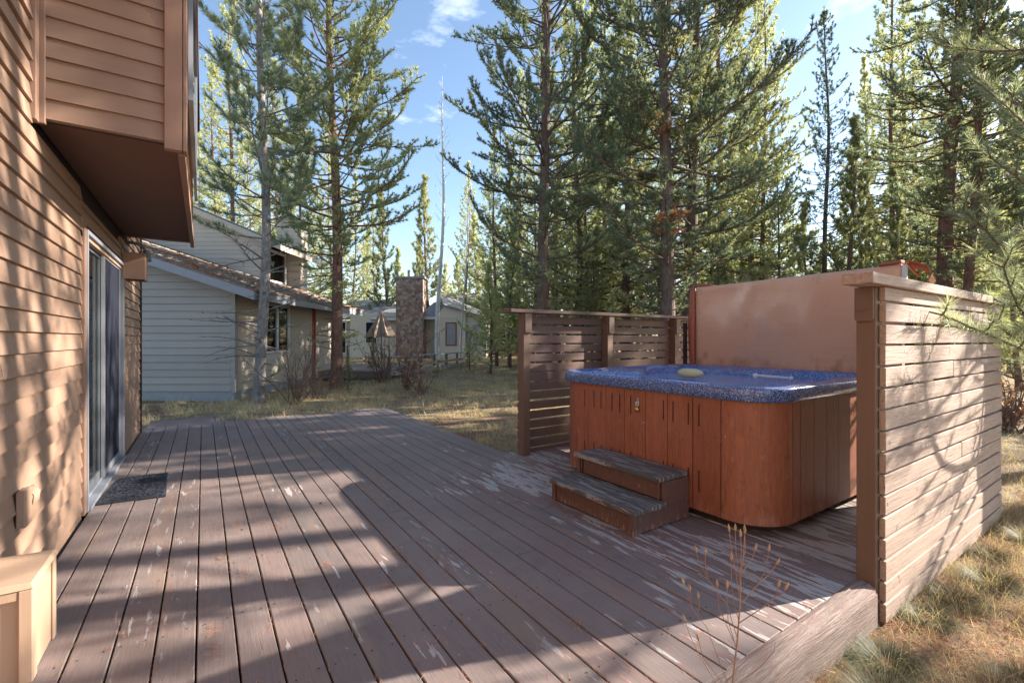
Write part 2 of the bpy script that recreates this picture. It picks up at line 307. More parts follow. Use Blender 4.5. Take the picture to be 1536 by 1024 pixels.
# ---------------------------------------------------------------- deck
PITCH=.1443; X0=-.458; GAP=.0035
dk=root('deck',(1,3,0),'weathered purple-brown painted wooden deck running along the tan house wall under the hot tub','deck')
m=MB(); rr=random.Random(3)
k=-2
while True:
    a=X0+PITCH*k+GAP; b=X0+PITCH*(k+1)-GAP
    if a>6.1: break
    a2=max(a,-.715)
    if b<-.70: k+=1; continue
    y1=8.56 if b<2.93 else 4.40
    y=1.03; 
    while y<y1-.05:
        L=rr.choice([2.4,3.0,3.7,4.9,6.0]) if y>1.1 else rr.uniform(1.2,5.5)
        e=min(y+L,y1)
        if y1-e<.5: e=y1
        dz=rr.uniform(-.0025,.0015)
        m.box(a2,b,y+.0025,e-.0025,-.038+dz,dz,rr.random()); y=e
    k+=1
m.build('decking',M['deck'],dk,bevel=.004)
m=MB(); rv=random.Random(2)
for k in range(-1,44):
    for y in np.arange(1.32,8.5,.6):
        xa=X0+PITCH*k
        if xa<-.70 or xa>5.9 or (y>4.3 and xa>2.8): continue
        for o_ in (.03,.113):
            cx_,cy_=xa+o_+rv.uniform(-.006,.006),y+rv.uniform(-.012,.012); m.add([(cx_+.0045*math.cos(a*1.047),cy_+.0045*math.sin(a*1.047),.0022) for a in range(6)],[(0,1,2,3,4,5)])
o=m.build('screw_head',M['dark'],dk); o['kind']='stuff'
m=MB(); m.box(-.715,.16,8.6,9.52,-.10,-.052,.4); m.box(.165,.235,8.6,9.52,-.12,-.045,.7); m.box(-.715,.235,9.525,9.56,-.2,-.05,.6)
m.build('landing',M['deck_x'],dk,bevel=.004)
# near edge beam, slightly crooked and rounded
m=MB(); rb=random.Random(5); n=26; secs=[]
for q in range(n):
    x=-1.0+q*(3.93/(n-1)); jy=rb.uniform(-.006,.006); jz=rb.uniform(-.005,.003)
    y0=.935+jy; y1=1.024; z1=.012+jz; z0=-.21
    secs.append([(x,y0,z0),(x,y1,z0),(x,y1,z1-.004),(x,y1-.02,z1),(x,y0+.035,z1-.006),(x,y0+.012,z1-.022),(x,y0,z1-.05)])
vs=[p for s in secs for p in s]; c=7
fs=[(i*c+k,(i+1)*c+k,(i+1)*c+(k+1)%c,i*c+(k+1)%c) for i in range(n-1) for k in range(c)]+[tuple(range(c)),tuple(range(n*c-1,(n-1)*c-1,-1))]
m.add(vs,fs,.5); m.build('rim_beam',M['beam'],dk)
m=MB(); m.box(2.895,2.925,4.45,8.56,-.22,-.042); m.box(-.7,2.92,8.565,8.597,-.22,-.042); m.box(3,5.9,4.405,4.44,-.22,-.03)
m.build('fascia',M['deck_x'],dk)
m=MB()
for y in np.arange(1.3,8.5,.6): m.box(-.7,2.88 if y>4.4 else 5.9,y,y+.04,-.2,-.05)
m.build('joist',M['dark'],dk)

# ---------------------------------------------------------------- our house
def lap(m,fn,z0,z1,ex,u0,u1,t0=.004,t1=.020,zref=None,jr=None,jl=None):
    """lap siding: fn(u,out,z); u0/u1 numbers or functions of z"""
    z=z0
    while z<z1-.005:
        zt=min(z+ex,z1)
        a0=u0(z) if callable(u0) else u0; b0=u1(z) if callable(u1) else u1
        a1=u0(zt) if callable(u0) else u0; b1=u1(zt) if callable(u1) else u1
        segs=[(0,1)]
        if jr and (b0-a0)>2: 
            s=jr.uniform(.2,.8); segs=[(0,s),(s+.0012,1)]
        for s0,s1 in segs:
            A0=a0+(b0-a0)*s0; B0=a0+(b0-a0)*s1; A1=a1+(b1-a1)*s0; B1=a1+(b1-a1)*s1
            w=(jr.uniform(-.0015,.0015) if jr else 0)
            m.hexa([fn(A0,-.02,z),fn(B0,-.02,z),fn(B0,t1+w,z),fn(A0,t1+w,z),fn(A1,-.02,zt),fn(B1,-.02,zt),fn(B1,t0,zt),fn(A1,t0,zt)])
        z=zt
hs=root('house',(-2,3,0),'tan lap-sided house wall on the left with overhanging upper bay and sliding door','house')
jr=random.Random(11); WX=-.752; EX=.1078
fw=lambda u,o,z:(WX+o,u,z)
zs=1.658-EX*17
m=MB(); lap(m,fw,zs,zs+EX*24,EX,-3.5,4.545,jr=jr)
lap(m,fw,zs+EX*24,zs+EX*44,EX,-3.5,3.36,jr=jr)
m.build('siding',M['siding'],hs)
m=MB(); lap(m,fw,zs+EX*21-.04,zs+EX*23+.02,EX,4.545,6.53); lap(m,fw,-.17+.0,zs+EX*24,EX,6.545,8.26,jr=jr)
lap(m,fw,zs+EX*24,zs+EX*44,EX,6.98,8.26)
m.build('siding',M['siding'],hs)
m=MB(); m.box(-5,-.775,-3.5,4.6,-.25,4.5); m.box(-5,-.775,6.5,8.24,-.25,4.5); m.box(-5,-.775,4.6,6.5,2.14,4.5); m.build('wall_core',M['dark'],hs)
m=MB(); m.box(-.775,-.718,8.262,8.30,-.2,4.5); m.box(-5,-.775,8.245,8.30,-.25,4.5); m.build('corner_board',M['dark'],hs)
m=MB(); m.box(WX+.0,-.722,4.545,4.618,.0,2.16); m.build('door_trim',M['trim'],hs,bevel=.003)
m=MB(); m.box(-5.5,-.045,-4,8.6,4.49,4.72); m.build('roof',M['soffit'],hs)
# bay
by0,by1,bz=3.45,6.93,2.475; bx=-.105
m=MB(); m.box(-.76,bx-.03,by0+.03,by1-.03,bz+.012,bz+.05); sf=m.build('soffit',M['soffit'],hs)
m=MB(); m.box(bx-.025,bx+.012,by0+.025,by1+.012,bz-.055,bz+.03); m.build('soffit_fascia',M['trim'],sf,bevel=.003)
bay=MB(); lap(bay,lambda u,o,z:(u,by0-o,z),bz,4.49,.1105,-.755,bx-.085,jr=None); bays=bay.build('bay_wall',M['siding_x'],hs)
m=MB(); lap(m,lambda u,o,z:(bx+o-.018,u,z),bz+.03,4.49,.1105,by0+.01,by1); lap(m,lambda u,o,z:(u,by1+o-.02,z),bz,4.49,.1105,-.75,bx-.03)
m.build('bay_side',M['siding'],bays)
m=MB(); m.box(-.755,bx-.03,by0+.021,by0+.05,bz-.002,4.49); m.box(bx-.1,bx-.03,by0+.06,by1-.05,bz+.05,4.49); m.build('bay_core',M['dark'],bays)
m=MB(); m.box(bx-.088,bx+.0,by0-.034,by0+.02,bz-.045,4.49); m.box(bx+.0025,bx+.022,by0-.037,by0+.07,bz-.045,4.49); m.build('corner_board',M['trim'],hs,bevel=.004)
m=MB(); m.box(-.765,-.722,by0-.085,by0-.028,bz-.035,4.49); m.box(-.762,-.70,by0-.026,by0+.0,bz-.03,4.49); m.build('inside_corner_board',M['trim'],hs,bevel=.004)
m=MB(); m.box(bx+.022,bx+.048,3.72,3.76,2.93,4.3); m.box(bx+.022,bx+.048,6.4,6.44,2.93,4.3); m.box(bx+.022,bx+.05,3.72,6.44,2.88,2.93); m.box(bx+.022,bx+.05,3.72,6.44,4.3,4.34); wf=m.build('bay_window_frame',M['alu'],hs)
m=MB(); m.box(bx+.026,bx+.034,3.76,6.4,2.93,4.3); m.build('pane',M['glass'],wf)
# gooseneck box light at the corner
m=MB(); x0,x1,y0,y1,z0,z1=-.728,-.535,6.49,6.75,1.95,2.24
m.box(x0,x1,y0,y0+.02,z0,z1); m.box(x0,x1,y1-.02,y1,z0,z1); m.box(x1-.02,x1-.0,y0+.021,y1-.021,z0,z1); m.box(x0,x1-.021,y0+.021,y1-.021,z1-.02,z1-.001); m.build('wall_light',M['trim'],hs,bevel=.003,label='brown wooden box light above the far side of the door')
m=MB(); m.tube([(-.73,6.95,2.42),(-.66,6.97,2.42),(-.60,6.99,2.39),(-.57,7.0,2.34)],.018,8); m.lathe((-.57,7.0,2.22),[(.055,0),(.05,.06),(.02,.12)],12); m.build('downspout_fitting',M['alu'],hs,smooth=True)
# sliding door
sd=MB(); Y0,Y1,ZT=4.62,6.53,2.12
sd.box(-.775,-.715,Y0,Y0+.035,.0,ZT); sd.box(-.775,-.715,Y1-.035,Y1,.0,ZT); sd.box(-.775,-.715,Y0+.035,Y1-.035,ZT-.035,ZT); sd.box(-.80,-.70,Y0+.035,Y1-.035,.002,.03); sd.box(-.80,-.755,Y0+.036,Y1-.036,.031,.05)
do=sd.build('sliding_door',M['alu'],hs,bevel=.003)
m=MB(); m.box(-.80,-.77,4.66,4.70,.05,2.08); m.box(-.80,-.77,5.50,5.54,.05,2.08); m.box(-.80,-.77,4.70,5.50,.05,.12); m.box(-.80,-.77,4.70,5.50,2.02,2.08); m.build('door_leaf',plain('dark_door_frame',(.16,.17,.19),.4,.4),do)
m=MB(); m.box(-.789,-.783,4.70,5.50,.12,2.02); m.build('glass',M['glass'],do)
m=MB(); m.box(-.765,-.745,5.50,5.535,.045,2.08); m.box(-.765,-.745,6.45,6.485,.045,2.08); m.box(-.765,-.745,5.535,6.45,.045,.10); m.box(-.765,-.745,5.535,6.45,2.03,2.08); m.box(-.765,-.745,5.56,5.575,.10,2.03); m.build('screen_frame',plain('screen_frame',(.30,.31,.34),.4,.5),do)
m=MB(); m.box(-.757,-.753,5.536,6.45,.10,2.03); m.build('screen',M['screen'],do)
m=MB(); m.box(-.77,-.742,4.73,4.76,.92,1.14); m.build('handle',M['dark'],do,bevel=.004)
m=MB(); m.box(-2.4,-.81,4.60,4.62,-.02,2.2); m.box(-2.4,-.81,6.5,6.52,-.02,2.2); m.box(-2.42,-2.4,4.6,6.52,-.02,2.2); m.box(-2.4,-.81,4.62,6.5,-.02,0); m.box(-2.4,-.81,4.62,6.5,2.15,2.17); m.build('room_interior',M['room'],do)
m=MB(); 
for q in range(5): m.box(-.90+.01*(q%2),-.86+.01*(q%2),5.14+q*.055,5.19+q*.055,.05,2.05)
m.build('curtain',M['curtain'],do)
# outlet cover
m=MB(); m.box(-.735,-.70,3.10,3.20,.40,.575); ou=m.build('outlet_box',M['siding'],hs,bevel=.006,label='tan painted outlet box low on the wall')
m=MB(); 
for q in range(4): m.tube([(-.725,3.225+q*.025,.46+.005*q),(-.702,3.23+q*.025,.48),(-.70,3.235+q*.025,.52),(-.725,3.24+q*.025,.555)],.006,6)
m.build('outlet_lid',M['siding'],ou,smooth=True)

# tan box in the corner
tb=root('wooden_box',(-.63,2.6,0),'tan painted wooden box standing on the deck against the house wall, bottom left','wooden box')
m=MB(); m.box(-.72,-.555,1.35,2.462,.003,.36); m.box(-.553,-.545,1.36,2.455,.003,.355)
m=MB(); m.hexa([(-.728,2.47,.003),(-.545,2.47,.003),(-.545,2.785,.003),(-.728,2.785,.003),(-.728,2.47,.355),(-.545,2.47,.355),(-.545,2.785,.355),(-.728,2.785,.355)]); m.build('body',M['box'],tb,bevel=.004)
m=MB(); m.hexa([(-.728,2.45,.357),(-.53,2.45,.357),(-.53,2.80,.357),(-.728,2.80,.357),(-.728,2.46,.385),(-.54,2.46,.378),(-.54,2.79,.378),(-.728,2.79,.385)]); m.build('top_board',M['box'],tb,bevel=.003)
m=MB(); m.box(-.574,-.536,2.452,2.469,.003,.355); m.box(-.728,-.575,2.455,2.469,.32,.355); m.box(-.5445,-.535,2.4715,2.51,.003,.355); m.box(-.5445,-.535,2.75,2.79,.003,.355); m.build_each('trim_strip',M['box'],tb,bevel=.003)

# door mat
m=MB(); cs=[(-.705,4.775),(-.255,4.725),(-.285,5.535),(-.648,5.545)]
m.hexa([(x,y,.002) for x,y in cs]+[(x,y,.012) for x,y in cs]); dm=m.build('doormat',M['mat'],bevel=.003); tag(dm,'dark blue-black rubber doormat in front of the sliding door','doormat')
m=MB(); rq=random.Random(8)
for q in range(330):
    u,v=rq.uniform(.04,.96),rq.uniform(.04,.96); xa=cs[0][0]*(1-u)+cs[1][0]*u; xb=cs[3][0]*(1-u)+cs[2][0]*u; x=xa*(1-v)+xb*v; ya=cs[0][1]*(1-u)+cs[1][1]*u; yb=cs[3][1]*(1-u)+cs[2][1]*u; y=ya*(1-v)+yb*v
    a=rq.uniform(0,6.28); l=rq.uniform(.012,.022); c=rq.uniform(-1.2,1.2)
    pts=[(x+l*k*math.cos(a+c*k*.5),y+l*k*math.sin(a+c*k*.5),.0135) for k in (-1,-.3,.4,1)]; pts=[(min(-.26,max(-.69,p[0])),p[1],p[2]) for p in pts]; m.tube(pts,.0028,5)
o=m.build('raised_pattern',M['mat'],dm,smooth=True)

# ---------------------------------------------------------------- fences
fl=root('screen_fence',(4.4,4.25,0),'dark brown slatted wooden screen with cap rail standing behind the hot tub','fence')
m=MB(); m.box(2.76,4.98,4.13,4.33,1.585,1.622,.3); m.box(4.985,7.0,4.13,4.33,1.585,1.622,.7); m.build('cap_rail',M['fence'],fl,bevel=.004)
for x in (2.945,4.25,5.6,6.85):
    m=MB(); w=.092; m.box(x,x+w,4.16,4.262,-.22 if x>3 else -.02,1.584); p=m.build('post',M['fence_post'],fl,bevel=.005)
    m=MB(); m.box(x+.01,x+w+.012,4.142,4.159,1.36,1.583); m.build('cleat',M['fence_post'],p,bevel=.006)
m=MB(); rs=random.Random(21)
for q in range(15):
    zt=1.555-.1085*q; h=.088+rs.uniform(-.004,.004)
    for a,b in ((2.95,4.29),(4.294,5.64),(5.644,6.93)):
        e=rs.uniform(-.004,.004); zt2=zt+rs.uniform(-.003,.003); m.hexa([(a,4.265,zt2-h),(b,4.265,zt2-h+e),(b,4.285,zt2-h+e),(a,4.285,zt2-h),(a,4.265,zt2),(b,4.265,zt2+e),(b,4.285,zt2+e),(a,4.285,zt2)])
m.build('slat',M['fence'],fl,bevel=.003)
fr=root('privacy_fence',(4.4,1.0,-.2),'sunlit weathered slatted wooden privacy fence at the right of the hot tub','fence')
m=MB(); m.box(2.725,5.62,.885,1.02,1.574,1.628,.5); m.build('cap_rail',M['fence_old'],fr,bevel=.004)
for x,zb in ((2.945,-.35),(4.25,-.35),(5.47,-.35)):
    m=MB(); m.box(x,x+.09,.946,1.034,zb,1.573); p=m.build('post',M['fence_post'],fr,bevel=.005)
    if x<3:
        m=MB(); pl=[(.950,1.573),(1.036,1.573),(1.036,1.405),(1.032,1.396),(1.022,1.390),(.964,1.390),(.954,1.396),(.950,1.405)]
        m.prism(pl,lambda u,v,w:(w,u,v),x-.020,x-.002); m.build('cleat',M['fence_post'],p,bevel=.004)
        m=MB(); m.tube([(x-.024,1.0,1.448),(x-.018,.998,1.446)],.005,7); m.tube([(x-.022,1.034,1.456),(x-.024,1.015,1.446),(x-.024,.992,1.447),(x-.022,.975,1.458)],[.001,.003,.003,.001],5); m.build('knot',M['fence'],p)
m=MB()
for q in range(16):
    zt=1.600-.1137*q; h=.100+rs.uniform(-.003,.002); zt_=min(zt,1.572); cut=(4.2,4.4)[q%2] if q in (4,9,12) else 9
    xs0=2.985+rs.uniform(-.004,.004); segs=[(xs0,5.56)] if cut>8 else [(xs0,cut-.004),(cut+.004,5.56)]
    for a,b in segs:
        e=rs.uniform(-.005,.005) if q else 0; o_=rs.uniform(0,.004); m.hexa([(a,.918-o_,zt-h),(b,.918-o_,zt-h+e),(b,.944,zt-h+e),(a,.944,zt-h),(a,.918-o_,zt_),(b,.918-o_,zt_+e),(b,.944,zt_+e),(a,.944,zt_)])
m.build('slat',M['fence_old'],fr,bevel=.003)

# ---------------------------------------------------------------- hot tub
TX0,TX1,TY0,TY1,RC=2.95,5.03,1.50,3.58,.30
def rrect(x0,x1,y0,y1,r,n=10):
    pts=[]
    for cx,cy,a0 in ((x1-r,y0+r,-90),(x1-r,y1-r,0),(x0+r,y1-r,90),(x0+r,y0+r,180)):
        for k in range(n+1):
            a=R(a0+90*k/n); pts.append((cx+r*math.cos(a),cy+r*math.sin(a)))
    return pts
ht=root('hot_tub',(3.9,2.5,0),'square hot tub with cedar-red wood cabinet and blue speckled rim on the deck','hot tub')
m=MB(); m.prism(rrect(TX0+.09,TX1-.05,TY0+.09,TY1-.05,.25),lambda u,v,w:(u,v,w),.003,.09); m.build('base',M['dark'],ht)
# cabinet: boards, each a slab
cab=MB()
ring=rrect(TX0,TX1,TY0,TY1,RC,14)
def slab(p,q,r,grow=.02,z0=.07,z1=.90):
    n=len(p); vs=[];fs=[]
    cx,cy=(TX0+TX1)/2,(TY0+TY1)/2
    outer=p; inner=[(x+(cx-x)*grow,y+(cy-y)*grow) for x,y in p]
    for z in (z0,z1):
        vs+=[(x,y,z) for x,y in outer]+[(x,y,z) for x,y in inner]
    for i in range(n-1):
        fs.append((i,i+1,2*n+i+1,2*n+i)); fs.append((n+i+1,n+i,3*n+i,3*n+i+1)); fs.append((i+1,i,n+i,n+i+1)); fs.append((2*n+i,2*n+i+1,3*n+i+1,3*n+i))
    fs+=[(0,2*n,3*n,n),(n-1,2*n-1,4*n-1,3*n-1)]
    cab.add(vs,fs,r)
seams=[3.128,2.909,2.693,2.474,2.259,2.041,1.822]
gp=.0028
ed=[TY1-RC]+seams
rc=random.Random(4)
slab([(TX0,TY1-RC-.001),(TX0,seams[0]+gp)],0,rc.random())
for a,b in zip(seams[:-1],seams[1:]): slab([(TX0,a-gp),(TX0,b+gp)],0,rc.random())
def arc(cx,cy,a0,a1,n=12): return [(cx+RC*math.cos(R(a0+(a1-a0)*k/n)),cy+RC*math.sin(R(a0+(a1-a0)*k/n))) for k in range(n+1)]
slab(arc(TX0+RC,TY1-RC,90,180),0,.5)
slab([(TX0,seams[-1]-gp)]+arc(TX0+RC,TY0+RC,180,270),0,.15)
sx=[TX0+RC+.001,3.36,3.56,3.76,3.96,4.15,4.36,4.58,4.72]
for a,b in zip(sx[:-1],sx[1:]): slab([(a+gp,TY0),(b-gp,TY0)],0,.6+rc.random()*.4)
slab([(4.7205,TY0),(TX1-RC,TY0)]+arc(TX1-RC,TY0+RC,-90,0)[1:],0,.6); slab([(TX1,TY0+RC+.01),(TX1,TY1-RC-.01)],0,.6); slab(arc(TX1-RC,TY1-RC,0,90),0,.6); slab([(TX1-RC-.01,TY1),(TX0+RC+.01,TY1)],0,.6)
cb=cab.build('cabinet',M['cedar'],ht)
m=MB()
for y in (3.178,3.057,2.968,2.836,2.746,2.625,2.297,2.21,2.079,1.991):
    for z0,z1 in ((.672,.826),(.20,.355)): m.box(TX0-.0015,TX0+.004,y-.004,y+.004,z0,z1)
m.build_each('vent_slot',M['slot'],cb)
m=MB()
for y,z in ((3.296,.626),(2.488,.623),(1.787,.635)):
    m.tube([(TX0-.006,y,z),(TX0+.002,y,z)],.007,10)
m.build_each('screw',M['metal'],cb)
m=MB(); m.box(TX0-.006,TX0-.0005,2.535,2.555,.775,.815); m.tube([(TX0-.012,2.533,.785),(TX0-.018,2.535,.755),(TX0-.018,2.545,.748),(TX0-.018,2.556,.755),(TX0-.012,2.557,.785)],.004,6); pk=m.build('hasp',M['metal'],ht,smooth=False)
m=MB(); m.lathe((TX0-.016,2.545,.705),[(.012,0),(.019,.01),(.019,.03),(.010,.04)],10); m.build('padlock',M['brass'],pk,smooth=True)
# shell: rim + basin on a grid in (u,v)
RX0,RX1,RY0,RY1,RR=TX0-.035,TX1+.03,TY0-.035,TY1+.035,.30
def sdf(x,y):
    cx,cy=(RX0+RX1)/2,(RY0+RY1)/2; hx,hy=(RX1-RX0)/2-RR,(RY1-RY0)/2-RR
    qx,qy=abs(x-cx)-hx,abs(y-cy)-hy
    return math.hypot(max(qx,0),max(qy,0))+min(max(qx,qy),0)-RR   # negative inside
def sh(x,y):
    cx,cy=(RX0+RX1)/2,(RY0+RY1)/2; d=-sdf(x,y); a=math.atan2(y-cy,x-cx)
    w=.19+.075*math.sin(4*a+.6)+.045*math.sin(7*a+2); z=.977
    lip=.010*math.exp(-((d-.04)/.02)**2)
    t=(d-w)/.16; t=min(1,max(0,t)); t=t*t*(3-2*t)
    z=z+lip-.30*t+.035*math.sin(6*a+1)*math.exp(-((d-w-.07)/.08)**2)-.02*min(1,max(0,(d-.07)/.08))
    return z
vs=[];fs=[];levels=[0,.006,.02,.035,.05,.07,.09,.12,.15,.18,.21,.24,.27,.30,.34,.38,.43,.50,.60,.72,.85,.95]
NA=180; cx,cy=(RX0+RX1)/2,(RY0+RY1)/2
outline=[]
for k in range(NA):
    a=2*math.pi*k/NA; lo,hi=0,2.5
    for _ in range(30):
        md=(lo+hi)/2
        if sdf(cx+md*math.cos(a),cy+md*math.sin(a))<0: lo=md
        else: hi=md
    outline.append((a,lo))
zs_=[.885,.892,.96,.972]; offs=[-.012,0,0,.004]
for z,of in zip(zs_,offs):
    for a,l in outline: vs.append((cx+(l-(.012 if z==.885 else 0)-(.004 if z>.97 else 0))*math.cos(a),cy+(l-(.012 if z==.885 else 0)-(.004 if z>.97 else 0))*math.sin(a),z))
for f_ in levels:
    for a,l in outline:
        l2=max(0.001,(l-.012)*(1-f_)); x=cx+l2*math.cos(a); y=cy+l2*math.sin(a); vs.append((x,y,sh(x,y)))
nl=len(zs_)+len(levels)
for i in range(nl-1):
    for k in range(NA): fs.append((i*NA+k,i*NA+(k+1)%NA,(i+1)*NA+(k+1)%NA,(i+1)*NA+k))
fs.append(tuple((nl-1)*NA+k for k in range(NA)))
m=MB(); m.add(vs,fs,.5); shell=m.build('rim_shell',M['acrylic'],ht,smooth=True)
wv=[];wf=[];n=40
m=MB(); m.prism([(cx+(l-.16)*math.cos(a),cy+(l-.16)*math.sin(a)) for a,l in outline[::4]],lambda u,v,w:(u,v,w),.85,.900); m.build('water',M['water'],ht)
def ellipsoid(m,c,rx,ry,rz,n=16,k=8):
    vs=[];fs=[]
    for i in range(k+1):
        p=math.pi*i/k
        for j in range(n):
            a=2*math.pi*j/n; s=math.copysign(abs(math.sin(p))**.7,1); vs.append((c[0]+rx*s*math.cos(a),c[1]+ry*s*math.sin(a),c[2]+rz*math.cos(p)))
    for i in range(k):
        for j in range(n): fs.append((i*n+j,(i+1)*n+j,(i+1)*n+(j+1)%n,i*n+(j+1)%n))
    m.add(vs,fs); return m
m=ellipsoid(MB(),(3.86,2.70,.968),.075,.135,.045); m.build('headrest',M['pillow'],ht,smooth=True,label='yellowish headrest pillow on the blue rim')
m=MB(); m.tube([(4.02,2.15,.975),(4.05,2.02,.972),(4.08,1.90,.965)],.012,10); m.lathe((4.018,2.16,.955),[(.02,0),(.024,.02),(.015,.04)],12); m.lathe((4.082,1.895,.95),[(.016,0),(.018,.02),(.01,.035)],12); m.build('grab_rail',M['handle_w'],ht,smooth=True)
m=MB(); m.prism([(3.86,1.53),(4.02,1.47),(4.16,1.50),(4.16,1.53),(4.02,1.56)],lambda u,v,w:(u,v,w),.972,.9775); m.build('control_panel',M['label'],ht)

# cover standing on edge behind
cv=root('spa_cover',(5.1,2.5,.9),'tan vinyl hot tub cover folded and standing upright behind the tub','hot tub cover')
def cover_slab(x0,x1,y0,y1,z0,z1a,z1b,name,amp=.014,seed=1):
    # front (-X) face bulging with dents
    ny,nz=44,28; vs=[];fs=[]
    for side in (0,1):
        for j in range(nz+1):
            for i in range(ny+1):
                u,v=i/ny,j/nz; y=y0+(y1-y0)*u; zt=z1a+(z1b-z1a)*u; z=z0+(zt-z0)*v
                ex=min(u,1-u,v,1-v); rnd=min(1,ex/.035); rd=.022*(1-math.sqrt(max(0,1-(1-rnd)**2)))
                b=amp*(math.sin(3.1*y+seed)*math.sin(4.2*z+seed*2)+.6*math.sin(7*math.hypot(y-2.2,z-1.35)+seed))
                if side==0: x=x0+rd+b*min(1,ex*12)
                else: x=x1-rd
                vs.append((x,y,z))
    W=ny+1; O=W*(nz+1)
    for j in range(nz):
        for i in range(ny):
            a=j*W+i; fs.append((a,a+W,a+W+1,a+1)); fs.append((O+a,O+a+1,O+a+W+1,O+a+W))
    for i in range(ny): fs.append((i,i+1,O+i+1,O+i)); a=nz*W+i; fs.append((a+1,a,O+a,O+a+1))
    for j in range(nz): a=j*W; fs.append((a+W,a,O+a,O+a+W)); a=j*W+ny; fs.append((a,a+W,O+a+W,O+a))
    m=MB(); m.add(vs,fs,.5); return m.build(name,M['cover'],cv,smooth=True)
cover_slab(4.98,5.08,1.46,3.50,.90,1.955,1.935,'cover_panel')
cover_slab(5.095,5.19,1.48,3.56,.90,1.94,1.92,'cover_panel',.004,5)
# bowed skirt on the far end
m=MB(); n=16; vs=[];fs=[]
for k in range(n+1):
    z=.90+1.04*k/n; u=k/n; bow=.03*math.sin(u*3.14); w=.09+.03*math.sin(u*5+1)
    for x,y in ((5.0,3.505),(4.975,3.53+bow*.4),(4.985,3.56+bow),(5.03,3.60+bow),(5.10,3.62+bow+w*.1),(5.19,3.575),(5.10,3.57)): vs.append((x,y,z))
for k in range(n):
    for j in range(7): fs.append((k*7+j,k*7+(j+1)%7,(k+1)*7+(j+1)%7,(k+1)*7+j))
fs+=[tuple(range(6,-1,-1)),tuple(range(n*7,n*7+7))]; m.add(vs,fs,.5); m.build('skirt',M['cover_red'],cv,smooth=True)
m=MB(); m.tube([(5.02,3.52,1.95),(5.03,3.44,1.962),(5.05,3.35,1.955),(5.07,3.28,1.945)],[.012,.018,.014,.004],8); m.tube([(5.0,3.53,1.94),(5.03,3.56,1.955),(5.06,3.6,1.94)],.012,6); m.build('corner_flap',M['cover_red'],cv,smooth=True)
m=MB(); m.hexa([(4.99,1.46,1.962),(5.09,1.46,1.962),(5.09,1.62,1.957),(4.99,1.62,1.957),(4.985,1.455,1.995),(5.09,1.455,1.998),(5.09,1.615,1.985),(4.985,1.62,1.98)]); m.build('hinge_flap',M['cover_red'],cv,bevel=.008)
m=MB(); m.box(5.0,5.07,1.432,1.456,1.3,1.95); m.build('foam_edge',M['white_foam'],cv)
m=MB(); 
pts=[(5.08,1.43,1.985),(5.10,1.36,1.97),(5.12,1.30,1.93),(5.12,1.27,1.86),(5.11,1.29,1.80)]
vs=[];fs=[]
for i,p in enumerate(pts): vs+=[(p[0]-.04,p[1],p[2]),(p[0]+.10,p[1]+.01,p[2]-.05),(p[0]+.10,p[1]+.016,p[2]-.056),(p[0]-.04,p[1]+.006,p[2]-.008)]
for i in range(len(pts)-1):
    for j in range(4): fs.append((i*4+j,i*4+(j+1)%4,(i+1)*4+(j+1)%4,(i+1)*4+j))
fs+=[(3,2,1,0),(16,17,18,19)]; m.add(vs,fs); m.tube([(5.09,1.44,1.97),(5.09,1.40,1.90),(5.10,1.36,1.84)],.01,6); m.build('strap_flap',M['cover_red'],cv)
m=MB(); m.box(5.02,5.05,1.38,1.44,.02,1.6); m.box(5.02,5.05,3.66,3.70,.02,1.5); m.build_each('lifter_arm',M['dark'],cv)

cv.location.x+=.12
# ---------------------------------------------------------------- steps
st=root('tub_steps',(2.6,2.5,0),'dark brown two-step wooden stair with peeling grey treads against the hot tub','steps')
m=MB(); m.box(2.315,2.64,2.035,2.915,.140,.172); m.build('tread',M['tread'],st,bevel=.004)
m=MB(); m.box(2.612,2.935,2.07,2.955,.302,.335); m.build('tread',M['tread'],st,bevel=.004)
m=MB(); m.box(2.352,2.372,2.10,2.86,.012,.138); m.box(2.648,2.668,2.09,2.92,.175,.30); m.build('riser',M['stepside'],st)
for y0,y1 in ((2.055,2.095),(2.865,2.90)):
    m=MB(); m.box(2.333,2.372,y0,y1,.003,.138); m.build('leg',M['stepside'],st,bevel=.003)
    m=MB(); m.box(2.375,2.925,y0+.003,y1-.015,.010,.139); m.box(2.648,2.925,y0+.003,y1-.015,.1395,.301); m.build('side_panel',M['stepside'],st,bevel=.002)
m=MB(); m.box(2.63,2.6475,2.09,2.10,.175,.3); m.box(2.63,2.6475,2.90,2.925,.175,.3); m.build_each('cleat',M['stepside'],st)

